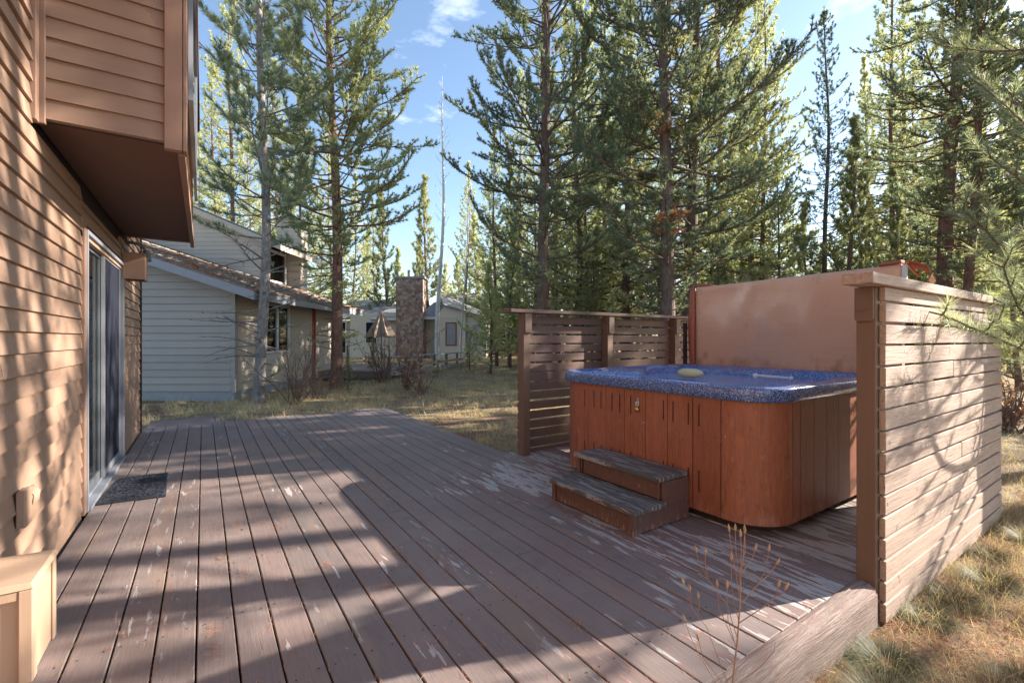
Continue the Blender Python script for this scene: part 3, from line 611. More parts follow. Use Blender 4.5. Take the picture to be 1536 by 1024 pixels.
# ---------------------------------------------------------------- vegetation generators
class Needles:
    def __init__(s): s.p=[];s.d=[]
    def brush(s,pts,sp):
        for a,b in zip(pts[:-1],pts[1:]):
            a=np.array(a);b=np.array(b);L=np.linalg.norm(b-a)
            if L<1e-6: continue
            k=max(1,int(L/sp)); d=(b-a)/L
            for i in range(k): s.p.append(a+(b-a)*(i+.5)/k); s.d.append(d)
    def mesh(s,name,mat,N,ln,w,seed,spread=.62,fwd=(.45,1.1),upb=.0):
        rs=np.random.RandomState(seed); P=np.repeat(np.array(s.p),N,0); D=np.repeat(np.array(s.d),N,0); n=len(P)
        cl=np.repeat(rs.rand(len(s.p)),N)
        U=rs.normal(size=(n,3)); U/=np.linalg.norm(U,axis=1)[:,None]
        dr=D*rs.uniform(fwd[0],fwd[1],(n,1))+U*spread; dr[:,2]+=upb; dr/=np.linalg.norm(dr,axis=1)[:,None]
        L=ln*rs.uniform(.65,1.15,(n,1)); base=P+D*rs.uniform(-.5,.5,(n,1))*ln*.5
        q=np.cross(dr,rs.normal(size=(n,3))); q/=np.linalg.norm(q,axis=1)[:,None]+1e-9
        tip=base+dr*L
        V=np.stack([base-q*w*.5,base+q*w*.5,tip],1).reshape(-1,3)
        return np_mesh(name,V,np.full(n,3),np.arange(3*n),mat,np.clip(cl*.6+rs.rand(n)*.4,0,1))
def rot_h(d,a):
    c,s_=math.cos(a),math.sin(a); return np.array((d[0]*c-d[1]*s_,d[0]*s_+d[1]*c,d[2]))
def pine(seed,H=18,r0=.17,cb=3.0,RR_=2.4,prof='tall',wh=.42,sub=.20,tsp=.11,N=9,ln=.11,w=.013,mat='needle',bark='bark',dead=1.0,lean=(0,0),droop=-8,maxz=99,nl=(3,5),keep=None,zmin=0.6,dl=.45):
    """returns (wood mesh, needle mesh)"""
    rg=random.Random(seed); m=MB(); nd=Needles()
    segs=22; tp=[]
    wob=[rg.uniform(-1,1) for _ in range(8)]
    def tpt(z):
        u=z/H; return np.array((lean[0]*u*H+.10*math.sin(u*5+wob[0]*3)+.04*math.sin(u*13+wob[1]*3)-.10*math.sin(wob[0]*3)-.04*math.sin(wob[1]*3), lean[1]*u*H+.10*math.sin(u*4+wob[2]*3)-.10*math.sin(wob[2]*3), z))
    def trad(z): u=z/H; return r0*(1-u)**.85*(1+.35*math.exp(-z/.25))+.01
    zz=[-.35,0,.15,.4,.8]+[.8+(H-.8)*k/segs for k in range(1,segs+1)]
    m.tube([tpt(max(z,0)) if z>=0 else tpt(0)+np.array((0,0,z)) for z in zz],[trad(max(0,z)) for z in zz],10,.5)
    z=zmin
    while z<H-.15:
        u=max(0,(z-cb)/(H-cb)); k=rg.randint(*nl); a0=rg.uniform(0,6.28)
        for i in range(k):
            az=a0+6.283*i/k+rg.uniform(-.5,.5); zz_=z+rg.uniform(-.1,.1)
            if prof=='tall': L=RR_*(.55+.45*min(1,u*5))*(1-u)**.55*rg.uniform(.38,1.15)
            else: L=RR_*(1-u)**.9*rg.uniform(.7,1.1)
            L=max(L,.12); isdead=z<cb and rg.random()<.93
            if z<cb: L=RR_*dl*rg.uniform(.3,1)*(.5+.5*z/cb)
            if isdead and rg.random()>dead: continue
            if zz_>maxz: continue
            if keep and not keep(az,zz_): continue
            el=R(rg.uniform(-18,22)+droop+40*u**1.4); curl=R(rg.uniform(5,17)) if not isdead else R(rg.uniform(-8,3))
            p=tpt(min(zz_,H)); d=np.array((math.cos(az)*math.cos(el),math.sin(az)*math.cos(el),math.sin(el)))
            n=6; pts=[p]; dirs=[d]; e=el; aa=az
            for q in range(n):
                e+=curl*(.3+q/n); aa+=rg.uniform(-.16,.16); d=np.array((math.cos(aa)*math.cos(e),math.sin(aa)*math.cos(e),math.sin(e))); p=p+d*L/n; pts.append(p); dirs.append(d)
            rb=max(.006,min(.045,L*.011+.004)*(trad(zz_)/r0*.7+.5)); m.tube(pts,[rb*(1-q/(n+.6)) for q in range(n+1)],4,.5,False)
            t_=.36 if not isdead else .35
            while t_<1:
                q=min(n-1,int(t_*n)); f_=t_*n-q; bp=pts[q]*(1-f_)+pts[q+1]*f_; bd=dirs[q+1]
                for sgn in (-1,1):
                    if rg.random()<.15: continue
                    sl=(.20+.55*(1-t_))*L*.42*rg.uniform(.6,1.2); sl=min(max(sl,.10),.85)
                    sd_=rot_h(bd,sgn*R(rg.uniform(28,62))); sd_[2]+=rg.uniform(-.15,.30); sd_/=np.linalg.norm(sd_)
                    s2=sd_+np.array((0,0,rg.uniform(.05,.35))); s2/=np.linalg.norm(s2)
                    c1=bp+sd_*sl*.5; c2=c1+s2*sl*.5
                    m.tube([bp,c1,c2],[rb*.35,rb*.25,.002],3,.5,False)
                    if not isdead:
                        nd.brush([bp+(c1-bp)*.35,c1,c2],tsp)
                        if sl>.3:
                            for s3 in (-1,1):
                                d3=rot_h(s2,s3*R(rg.uniform(35,60))); l3=sl*rg.uniform(.3,.5); e3=c1+d3*l3+np.array((0,0,l3*.3)); nd.brush([c1,e3],tsp)
                t_+=sub/L*rg.uniform(.8,1.3) if L>.3 else .4
            if not isdead: nd.brush(pts[-3:],tsp)
        z+=wh*rg.uniform(.7,1.3)*(1-.35*u)
    nd.brush([tpt(H-.5),tpt(H)],tsp*.6)
    return m.mesh('trunk',M[bark],smooth=True), nd.mesh('crown',M[mat],N,ln,w,seed)
def place_tree(name,wood,need,loc,rz,label,group=None,sc=1.0,cat='tree'):
    o=bpy.data.objects.new(name,None); COL.objects.link(o); o.location=loc; o.rotation_euler=(0,0,rz); o.scale=(sc,sc,sc); tag(o,label,cat,group); WL[o.name]=(0,0,0)
    for nm,me in (('trunk',wood),('crown',need)):
        c=bpy.data.objects.new(nm,me); COL.objects.link(c); c.parent=o
    return o
def gz(p): return (p[0],p[1],GH(p[0],p[1])-.03)
FAST=False
# --- named near trees
W,Nn=pine(101,H=15.5,r0=.115,cb=3.6,RR_=2.6,mat='needle_b',bark='bark_grey',wh=.36,sub=.22,N=26,ln=.16,w=.011,tsp=.10,dead=1,droop=6,dl=.85,lean=(0.0,0.0))
place_tree('pine_tree',W,Nn,gz(PX(388,10.8)),.4,'slender grey-barked pine with long needles in front of the grey sided house','tall pines round the deck')
W,Nn=pine(102,H=17,r0=.155,cb=3.3,RR_=3.4,mat='needle_lit',bark='bark_red',wh=.27,sub=.19,N=20,ln=.11,w=.017,tsp=.085,dead=1,droop=-2)
place_tree('pine_tree',W,Nn,gz(PX(505,13.2)),2.0,'broad sunlit yellow-green pine behind the leafless shrub at deck end','tall pines round the deck')
W3,N3=W,Nn=pine(103,H=19,r0=.175,cb=2.9,RR_=3.9,mat='needle_b',wh=.33,sub=.18,N=22,ln=.10,w=.0155,tsp=.08,dead=1,droop=-2)
place_tree('pine_tree',W,Nn,gz(PX(813,13.5)),1.1,'tall dark pine rising just behind the left half of the slatted screen','tall pines round the deck')
W,Nn=pine(104,H=19,r0=.175,cb=2.4,RR_=3.7,mat='needle_b',wh=.28,sub=.175,N=22,ln=.10,w=.0155,tsp=.08,dead=1,droop=-4)
t5=place_tree('pine_tree',W,Nn,gz(PX(1003,11.2)),3.9,'thick pine with rust-brown dead sprays beside the standing tub cover','tall pines round the deck')
nd=Needles(); rg=random.Random(9)
for (px,py,k,sp) in ((1000,327,26,.42),(994,188,8,.16),(1005,345,10,.3)):
    for _ in range(k):
        d=10.6; bx_,by_,_z=PX(px+rg.uniform(-1,1)*sp*60,d+rg.uniform(-.4,.3)); z=1.3+(507.5-py)/690*d+rg.uniform(-.12,.12)
        a=np.array((bx_,by_,z)); b=a+np.array((rg.uniform(-.22,.22),rg.uniform(-.22,.22),rg.uniform(-.05,.1))); nd.brush([a,b],.06)
me=nd.mesh('dead_spray',M['needle_dead'],10,.12,.012,5); o=link('dead_spray',me); o.parent=t5
bpy.context.view_layer.update(); o.matrix_parent_inverse=t5.matrix_world.inverted(); o['label']='rust-brown dead needle sprays'
W5,N5=pine(105,H=18,r0=.17,cb=3.2,RR_=3.3,mat='needle',wh=.34,sub=.19,N=20,ln=.11,w=.017,tsp=.085,dead=.9)
place_tree('pine_tree',W5,N5,gz(PX(1034,12.6)),0.7,'dark pine trunk close behind the pine with rust-brown sprays','tall pines round the deck')
W6,N6=pine(106,H=17,r0=.12,cb=2.2,RR_=2.2,mat='needle_b',wh=.34,sub=.20,N=16,ln=.11,w=.016,tsp=.10)
place_tree('pine_tree',W6,N6,gz(PX(1233,17)),1.7,'thin dark pine standing above the middle of the tub cover','tall pines round the deck',.80)
W7,N7=pine(107,H=13.2,r0=.10,cb=1.8,RR_=1.9,prof='cone',mat='needle_lit',wh=.30,sub=.18,N=16,ln=.12,w=.018,tsp=.11,droop=0)
place_tree('pine_tree',W7,N7,gz(PX(1296,20.5)),.3,'pointed sunlit spire pine against the small cloud above the privacy fence','tall pines round the deck',1.07)
W8,N8=pine(108,H=19,r0=.175,cb=3.6,RR_=3.0,mat='needle_b',bark='bark_red',wh=.30,sub=.18,N=22,ln=.10,w=.0155,tsp=.08,dead=1,lean=(.012,.0))
place_tree('pine_tree',W8,N8,gz(PX(1420,11.5)),5.2,'tall reddish-barked pine rising over the right-hand privacy fence','tall pines round the deck')
W9,N9=pine(109,H=18,r0=.11,cb=4.5,RR_=1.7,mat='needle',bark='bark_red',wh=.46,sub=.24,N=16,ln=.11,w=.015,tsp=.09)
place_tree('pine_tree',W9,N9,gz(PX(824,15.5)),2.2,'slim reddish pine showing just right of the dark pine behind the screen','tall pines round the deck')
place_tree('pine_tree',W9,N9,gz(PX(1409,14.5)),4.2,'slim companion trunk just left of the reddish-barked pine','tall pines round the deck',.85)
# near right tree, branches reach into the picture
WR,NR=pine(110,H=11,r0=.15,cb=.9,RR_=2.15,mat='needle',bark='bark',wh=.42,sub=.17,tsp=.07,N=26,ln=.12,w=.005,dead=.5,droop=0,maxz=8.2,nl=(3,5),keep=lambda a_,z_:(z_<2.6) or (z_>4.3) or (math.sin(a_*7.3+z_*11)>.1))
tR=place_tree('pine_tree',WR,NR,gz((7.0,.35,0)),2.6,'near pine at the right edge whose long-needled boughs overhang the privacy fence','tall pines round the deck')
rg=random.Random(44); wb=MB(); nb=Needles(); T0=np.array((7.0,.35,0))
for px,py,dd,z0 in ((1428,472,2.75,1.15),(1420,318,3.7,1.6),(1478,128,3.7,2.3),(1484,238,4.0,2.0),(1500,402,3.3,1.25),(1492,462,3.5,1.0)):
    x,y,_=PX(px,dd); tip=np.array((x,y,1.3+(507.5-py)/690*dd)); a=T0+np.array((0,0,z0)); n=9; pts=[]
    for k in range(n+1):
        u=k/n; p=a+(tip-a)*u+np.array((0,0,-.28*math.sin(u*3.14)*(1-u*.3)))+np.array((0,.10*math.sin(u*5+px),0)); pts.append(p)
    wb.tube(pts,[.02*(1-k/(n+1.5))+.002 for k in range(n+1)],6,.5); nb.brush(pts[6:],.03)
    for k in range(3,n+1):
        for sg in (-1,1):
            if rg.random()<.2: continue
            d=pts[k]-pts[k-1]; d/=np.linalg.norm(d); e=rot_h(d,sg*R(rg.uniform(25,55))); e[2]+=rg.uniform(-.1,.45); e/=np.linalg.norm(e); L=rg.uniform(.16,.45)*(1.15-k/n*.6); c1=pts[k]+e*L*.5; c2=c1+(e+np.array((0,0,.25)))*L*.5; wb.tube([pts[k],c1,c2],[.006,.005,.003],4,.5); nb.brush([c1-e*L*.2,c1,c2],.028)
for nm,me in (('bough',wb.mesh('bough',M['twig'],smooth=True)),('bough_needles',nb.mesh('bough_needles',M['needle_b'],20,.115,.0042,12,.62,(.35,1.0)))):
    c=bpy.data.objects.new(nm,me); COL.objects.link(c); c.parent=tR; bpy.context.view_layer.update(); c.matrix_parent_inverse=tR.matrix_world.inverted()
# trees beyond the right edge: they throw the dappled shade
for i,(x,y,me_,sc,rz) in enumerate(((12.8,-5.6,(W5,N5),.6,0),(17,1.2,(W8,N8),.75,1.2),(15.2,1.4,(W5,N5),.62,2),(12.6,1.15,(W6,N6),.7,3),(25,-4.2,(W9,N9),.85,4),(20,-.2,(W3,N3),.7,2.2),(15,3.0,(W8,N8),.62,5),(17,-6.5,(W6,N6),.8,1))):
    place_tree('pine_tree',me_[0],me_[1],gz((x,y,0)),rz,'forest pine standing past the right edge, outside the picture','pines past the right edge',sc)
for o_ in bpy.data.meshes:
    if o_.name.startswith('crown'): print('CROWN',o_.name,len(o_.polygons))
W30,N30=pine(130,H=17,r0=.15,cb=6.8,RR_=2.5,mat='needle',wh=.5,sub=.26,N=14,ln=.12,w=.02,tsp=.10,dead=.35)  # unseen pines, crowns kept high to shade the wall but clear the deck
for x,y,sc_,rz in ((12.9,-.9,.98,.3),(18,-4.6,1.1,4.0)):
    place_tree('pine_tree',W30,N30,gz((x,y,0)),rz,'tall high-crowned pine outside the picture to the right','high-crowned pines past the right edge',sc_)
# --- background forest
W20,N20=pine(120,H=15,r0=.11,cb=1.6,RR_=2.8,mat='needle_lit',wh=.40,sub=.24,tsp=.15,N=10,ln=.14,w=.030)
W21,N21=pine(121,H=14,r0=.10,cb=.8,RR_=2.8,prof='cone',mat='needle_lit',wh=.38,sub=.24,tsp=.15,N=10,ln=.14,w=.030)
W22,N22=pine(122,H=17,r0=.12,cb=2.6,RR_=2.6,mat='needle_lit',bark='bark_red',wh=.40,sub=.24,tsp=.15,N=10,ln=.14,w=.030)
W23,N23=pine(123,H=6,r0=.07,cb=.3,RR_=1.5,prof='cone',mat='needle_lit',wh=.26,sub=.18,tsp=.14,N=14,ln=.16,w=.026,droop=5)
W24,N24=pine(124,H=7.5,r0=.08,cb=.5,RR_=1.5,prof='cone',mat='needle',wh=.28,sub=.18,tsp=.14,N=14,ln=.16,w=.026,droop=5)
big=[(W20,N20),(W21,N21),(W22,N22)]; small=[(W23,N23),(W24,N24)]
rg=random.Random(77)
BG='forest pines behind the fences and houses'; BL='one of the many mid-green pines crowding the forest behind the fences and houses'
def bgtree(px,d,kind,sc):
    w_,n_=kind; place_tree('forest_pine',w_,n_,gz(PX(px,d)),rg.uniform(0,6.28),BL,BG,sc)
for px,d in ((745,22),(875,19),(905,26),(940,18),(968,23),(1062,18),(1095,24),(1140,19),(1165,16.5),(1190,26),(1345,17),(1372,24),(1465,16),(1500,20),(1530,25),(780,27),(850,31),(1010,29),(1260,27),(1320,29),(1440,28),(1120,31),(925,34),(700,33),(1400,33)):
    bgtree(px,d,rg.choice(big),rg.uniform(.75,1.0) if px<1150 or px>1320 else rg.uniform(.5,.66))
for px,d in ((735,18),(765,21),(840,20),(890,16.5),(915,21),(985,16),(1080,15),(1110,20),(1180,21),(1215,18),(1270,15),(1345,14.5),(1385,18),(1455,14),(1490,15),(1530,13),(870,25),(950,27),(1040,22),(1150,24),(1310,22),(1240,25)):
    bgtree(px,d,rg.choice(small),rg.uniform(.65,1.15))
for px,d in ((735,31),(790,36),(830,40),(880,42),(920,39),(975,37),(1030,40),(1075,36),(1130,42),(1180,37),(1225,40),(1275,36),(1330,40),(1380,42),(1430,38),(1480,35),(1530,40),(1600,36)):
    bgtree(px,d,rg.choice(big),rg.uniform(.62,.82))
for px,d in ((765,24),(800,23),(835,27),(862,23),(895,30),(918,27),(955,30),(990,26),(1025,24),(1048,29),(1085,27),(1108,21),(1128,26),(1158,23),(1178,30),(1290,31),(1355,21),(1365,29),(1392,26),(1415,22),(1450,24),(1475,29),(1495,25),(1515,18),(1540,22),(1560,29),(775,34),(812,37),(858,36),(948,42),(1005,37),(1060,35)):
    bgtree(px,d,rg.choice(big),rg.uniform(.6,.95) if px<1160 or px>1340 else rg.uniform(.5,.62))
for px,d,sc_ in ((868,18.5,1.25),(935,17.5,1.2),(1085,18,1.2),(1135,20,1.2),(1350,19,1.15),(1480,18,1.2),(900,22,1.3)): bgtree(px,d,rg.choice(big),sc_)
# left / behind the houses
for px,d in ((320,27),(352,23),(415,27),(455,24),(300,31),(375,33),(440,36),(260,36),(495,31),(530,38),(210,30),(560,42),(480,42),(400,44)):
    bgtree(px,d,rg.choice(big[1:]),rg.uniform(.95,1.15))
place_tree('forest_pine',W24,N24,gz(PX(643,36)),1,'dark pointed conifer just left of the white bare tree, above the stone chimney','dark spires over the far house',1.85)
place_tree('forest_pine',W24,N24,gz(PX(577,33)),2,'dark pointed conifer between the yellow-green pine and the stone chimney','dark spires over the far house',1.6)
place_tree('forest_pine',W23,N23,gz(PX(716,38)),3,'sunlit conifer over the far grey roof, right of the white bare tree',None,1.9)
for px,d,s in ((600,46,1.7),(672,48,1.5),(690,44,1.5),(625,50,1.6),(745,47,1.6),(555,48,1.7)): bgtree(px,d,small[int(px)%2],s)
# saplings
place_tree('pine_sapling',W23,N23,gz(PX(705,19)),.5,'young pine sapling in the dry grass left of the slatted screen',None,.30,'sapling')
place_tree('pine_sapling',W23,N23,gz(PX(657,17)),1.5,'tiny green pine seedling in the grass before the white bare tree',None,.11,'sapling')
place_tree('pine_sapling',W24,N24,gz(PX(522,12.6)),2.5,'low bushy young pine at the foot of the yellow-green pine',None,.17,'sapling')
place_tree('pine_sapling',W24,N24,gz(PX(560,18)),2.5,'young pine between the neighbour deck and grey house',None,.24,'sapling')
# bare white trees
def bare(seed,H,r0,bl,n,mat,up=.7,lean=0,split=True):
    rg=random.Random(seed); m=MB(); w_=rg.uniform(0,6); P=lambda z:np.array((lean*z+.12*math.sin(z*.45+w_)-.12*math.sin(w_),.08*math.sin(z*.6+1)-.08*math.sin(1),z))
    zz=[-.3]+[H*k/16 for k in range(17)]; m.tube([P(z) for z in zz],[r0*(1-max(0,z)/H)**.8+.008 for z in zz],8)
    tr=MB()
    for i in range(n):
        z=H*rg.uniform(.22,.98); az=rg.uniform(0,6.28); L=bl*(1.05-z/H)*rg.uniform(.5,1.1)+.2; d=np.array((math.cos(az)*.8,math.sin(az)*.8,up)); d/=np.linalg.norm(d); a=P(z); pts=[a]
        for q in range(4): d=d+np.array((rg.uniform(-.12,.12),rg.uniform(-.12,.12),.10)); d/=np.linalg.norm(d); pts.append(pts[-1]+d*L/4)
        tr.tube(pts,[.016,.012,.009,.006,.003],3,.5,False)
        for q in range(5):
            k=rg.randint(1,3); dd=rot_h(d,rg.uniform(-1,1)); tr.tube([pts[k],pts[k]+dd*L*.3+np.array((0,0,.05))],[.006,.002],3,.5,False)
    return m.mesh('trunk',mat,smooth=True),tr.mesh('branches',M['twig_pale'] if mat!=M['birch'] else mat)
def bare_tree(seed,px,d,H,r0,label,lean=0,n=46,bl=1.8):
    a,b=bare(seed,H,r0,bl,n,M['birch'],lean=lean); o=root('bare_tree',gz(PX(px,d)),label,'tree','leafless white-barked trees')
    for nm,me in (('trunk',a),('branches',b)): c=bpy.data.objects.new(nm,me); COL.objects.link(c); c.parent=o
bare_tree(5,656,25.5,15.8,.13,'tall leafless white-barked tree beside the stone chimney',.018)
bare_tree(6,690,23,9.5,.06,'thin leafless white stem in front of the arched far wall',.02,30,1.2)
# leafless shrubs
def shrub(seed,loc,n,H,label,leafy=0,mat='twig',spread=.5,name='bare_shrub'):
    rg=random.Random(seed); m=MB(); lf=Needles()
    for i in range(n):
        az=rg.uniform(0,6.28); d=np.array((math.cos(az)*spread*rg.random(),math.sin(az)*spread*rg.random(),1.)); d/=np.linalg.norm(d); L=H*rg.uniform(.6,1.05); p=np.array((rg.uniform(-.12,.12),rg.uniform(-.12,.12),-.05)); pts=[p]
        for q in range(6): d=d+np.array((rg.uniform(-.16,.16),rg.uniform(-.16,.16),0)); d/=np.linalg.norm(d); p=p+d*L/6; pts.append(p)
        m.tube(pts,[.012*(1-q/7)+.002 for q in range(7)],4,.5,False)
        for q in range(9):
            k=rg.randint(1,5); dd=d+np.array([rg.uniform(-.8,.8) for _ in range(3)]); dd/=np.linalg.norm(dd); l=L*rg.uniform(.12,.35); e=pts[k]+dd*l; m.tube([pts[k],(pts[k]+e)/2+np.array((0,0,.03)),e],[.005,.004,.0015],3,.5,False)
            for _ in range(2):
                d3=dd+np.array([rg.uniform(-.9,.9) for _ in range(3)]); e3=e-dd*l*.4+d3*l*.4; m.tube([e-dd*l*.4,e3],[.003,.001],3,.5,False)
                if leafy and rg.random()<leafy: lf.brush([e3-d3*l*.1,e3],.05)
    o=root(name,gz(loc),label,'shrub','leafless shrubs beyond the deck')
    b=bpy.data.objects.new('stems',m.mesh('stems',M[mat])); COL.objects.link(b); b.parent=o
    if leafy: c=bpy.data.objects.new('leaves',lf.mesh('leaves',M['rust_leaf'],5,.06,.03,seed,1.0)); COL.objects.link(c); c.parent=o
shrub(1,PX(612,13.2),16,1.75,'leafless shrub with a few rust-coloured leaves at the far end of the deck',.55)
shrub(2,PX(440,10.6),13,1.7,'grey leafless shrub right of the slender grey-barked pine',.0,spread=.8)
shrub(3,PX(475,11.4),10,1.3,'low leafless shrub at the foot of the yellow-green pine',.08,spread=.9)
shrub(4,PX(575,15),14,1.9,'tall twiggy shrub with dried leaves before the neighbour deck railing',.6)
shrub(5,PX(635,12.2),9,1.3,'slanting bare shrub nearest the far deck corner',.15,spread=1.1)
shrub(6,PX(1518,7.5),16,1.2,'tangled bare shrub beyond the far end of the privacy fence',.5,spread=1)

# ---------------------------------------------------------------- dry weed in front of the deck
wd=root('dry_weed',(PX(1098,1.55)[0],PX(1098,1.55)[1],-.21),'dried brown weed with small seed heads in front of the deck beam','weed')
m=MB(); sdm=MB(); Dw=1.55
def wp(px,py,dd=0): x,y,_=PX(px,Dw+dd); return np.array((x,y,1.3-(py-507.5)/690*(Dw+dd)))
def head(p,d):
    d=d/np.linalg.norm(d); sdm.tube([p,p+d*.006,p+d*.014,p+d*.020,p+d*.027],[.002,.0045,.0048,.003,.001],6)
main=[wp(1094,1200),wp(1098,1030),wp(1106,960),wp(1110,905),wp(1111,860),wp(1115,835),wp(1117,800)]
m.tube(main,[.0035,.0032,.0028,.0024,.002,.0016,.001],5); head(main[-1],main[-1]-main[-2])
def br(pts,r=.0016,hd=True):
    P=[wp(a,b,c) for a,b,c in pts]; m.tube(P,[r*(1-.12*i) for i in range(len(P))],4); 
    if hd: head(P[-1],P[-1]-P[-2])
br([(1107,960,0),(1090,905,.05),(1062,868,.08),(1047,838,.08),(1045,828,.08)]); br([(1062,868,.08),(1058,845,.1),(1058,832,.1)])
br([(1108,930,0),(1100,900,-.03),(1097,870,-.05),(1097,840,-.05)]); br([(1110,900,0),(1104,860,0),(1096,815,0),(1094,797,0)])
br([(1111,880,0),(1104,830,.05),(1103,796,.05)]); br([(1111,870,0),(1112,830,-.04),(1111,805,-.04)]); br([(1112,905,0),(1140,872,.04),(1150,850,.04),(1153,826,.04)])
br([(1130,882,.03),(1155,860,.06),(1164,846,.06)]); br([(1111,850,0),(1118,825,.06),(1117,797,.06)]); br([(1113,858,0),(1128,838,.03),(1132,825,.03)])
br([(1108,934,0),(1142,912,-.05),(1164,893,-.05),(1167,880,-.05)]); br([(1156,900,-.05),(1174,890,-.04),(1177,884,-.04)]); br([(1100,960,0),(1078,910,-.04),(1076,880,-.04)]); br([(1104,970,0),(1092,930,-.06),(1091,882,-.06)])
br([(1097,1040,0),(1060,940,.1),(1038,912,.12),(1034,900,.12),(1026,876,.12)]); br([(1038,912,.12),(1036,895,.13),(1035,886,.13)]); br([(1048,920,.11),(1049,905,.12),(1048,897,.12)],hd=True)
br([(1096,1060,0),(1048,980,-.1),(1034,950,-.1),(1028,932,-.1)]); br([(1096,1040,0),(1054,985,.1),(1048,960,.1)]); br([(1097,1030,0),(1140,1000,.03),(1162,975,.03),(1163,962,.03)],hd=False)
m.build('stem',M['twig_pale'],wd); sdm.build_each('seed_head',M['seed'],wd,smooth=True)

# ---------------------------------------------------------------- grass
def blades(name,P,L,W_,mat,seed,lean=(.3,1.2),az=None,rnd=None,droop=1.0):
    rs=np.random.RandomState(seed); n=len(P); a=rs.uniform(0,2*np.pi,n) if az is None else az
    H=np.stack([np.cos(a),np.sin(a),np.zeros(n)],1); Q=np.stack([-np.sin(a),np.cos(a),np.zeros(n)],1)
    tw=rs.uniform(-.6,.6,(n,1)); Q=Q*np.cos(tw)+H*np.sin(tw)
    ln=rs.uniform(lean[0],lean[1],n); lv=[]
    pos=P.copy(); th=.15+ln*.2
    for k in range(4):
        w=(W_*(1-k/4.))[:,None]*.5
        lv.append((pos-Q*w,pos+Q*w)); th=th+ln*.42*droop
        pos=pos+(H*np.sin(th)[:,None]+np.array((0,0,1.))*np.cos(th)[:,None])*(L/4)[:,None]
    V=np.stack([lv[0][0],lv[0][1],lv[1][0],lv[1][1],lv[2][0],lv[2][1],lv[3][0],lv[3][1],pos],1).reshape(-1,3)
    V[:,2]=np.maximum(V[:,2],np.repeat(P[:,2],9)-.01+.004)
    b=(np.arange(n)*9)[:,None]; F=np.array([0,1,3,2, 2,3,5,4, 4,5,7,6, 6,7,8]); idx=(b+F).ravel(); sz=np.tile([4,4,4,3],n)
    r=rs.rand(n) if rnd is None else rnd
    return np_mesh(name,V,sz,idx,mat,np.repeat(r,4))
def off_deck(x,y):
    on=((x<2.93)&(x>-.8)&(y>.93)&(y<8.62))|((x>=2.9)&(x<6.0)&(y>.94)&(y<4.42))|((x<.25)&(y>8&(y<9.6))if False else (x<.25)&(y>8)&(y<9.6))|(x<-.75)&(y<9)
    return ~on
rs=np.random.RandomState(3)
def clumped(rs,n,x0,x1,y0,y1,cl,sg):
    cxs=rs.uniform(x0,x1,cl); cys=rs.uniform(y0,y1,cl); k=rs.randint(0,cl,n); x=cxs[k]+rs.normal(0,sg,n); y=cys[k]+rs.normal(0,sg,n); return x,y,k
allP=[];allL=[];allW=[];allR=[];allA=[]
def addg(x,y,L,W_,r,a=None):
    k=off_deck(x,y); x,y=x[k],y[k]; allP.append(np.stack([x,y,GHn(x,y)-.01],1)); allL.append(L[k]); allW.append(W_[k]); allR.append(np.clip(r[k],0,1)); allA.append((rs.uniform(0,6.28,k.sum()) if a is None else a[k]))
# far lawn in the camera frame
n=70000; d=rs.uniform(9,30,n)**1; r_=rs.uniform(-.75,1.25,n)*d; x=S_*d+C_*r_; y=C_*d-S_*r_
pt=.5+.5*np.sin(x*.8+2*np.sin(y*.5))*np.sin(y*.9+x*.3); addg(x,y,rs.uniform(.08,.24,n),rs.uniform(.006,.012,n)*(.5+d/14),.15+.55*rs.rand(n)+.25*(pt-.5))
n=52000; x,y,k=clumped(rs,n,-1.5,9,4.4,14,620,.10); tone=rs.rand(620); addg(x,y,rs.uniform(.10,.30,n),rs.uniform(.004,.008,n),.62*tone[k]+.35*rs.rand(n))
n=60000; x,y,k=clumped(rs,n,1.2,8.5,-.9,1.0,420,.10); tone=rs.rand(420); addg(x,y,rs.uniform(.05,.19,n),rs.uniform(.002,.004,n),.5*tone[k]+.5*rs.rand(n))
n=15000; x=rs.uniform(6,11,n); y=rs.uniform(-1,7,n); addg(x,y,rs.uniform(.08,.25,n),rs.uniform(.004,.008,n),.2+.7*rs.rand(n))
P=np.concatenate(allP);me=blades('grass',P,np.concatenate(allL),np.concatenate(allW),M['grass'],4,(.2,1.6),np.concatenate(allA),np.concatenate(allR))
g=link('grass',me); tag(g,'dry straw and green grass growing over the forest floor around the deck','grass',kind='stuff')
# litter: flat needles on ground near right
n=60000; x=rs.uniform(1.5,8,n); y=rs.uniform(-1.2,.93,n); a=rs.uniform(0,6.28,n); L=rs.uniform(.03,.07,n)
def flat_needles(x,y,z,a,L,w,rsd,mat,name,tilt=.15):
    n=len(x); D=np.stack([np.cos(a),np.sin(a),rsd.uniform(-tilt,tilt,n)],1)*L[:,None]*.5; Q=np.stack([-np.sin(a),np.cos(a),np.zeros(n)],1)*w*.5; C0=np.stack([x,y,z],1)
    V=np.stack([C0-D-Q,C0-D+Q,C0+D+Q*.5,C0+D-Q*.5],1).reshape(-1,3); return np_mesh(name,V,np.full(n,4),np.arange(4*n),mat,rsd.rand(n))
me=flat_needles(x,y,GHn(x,y)+rs.uniform(.003,.02,n),a,L,.003,rs,M['litter'],'fallen_needles'); g=link('fallen_needles',me); tag(g,'rust-brown fallen pine needles carpeting the ground by the privacy fence','pine needles',kind='stuff')
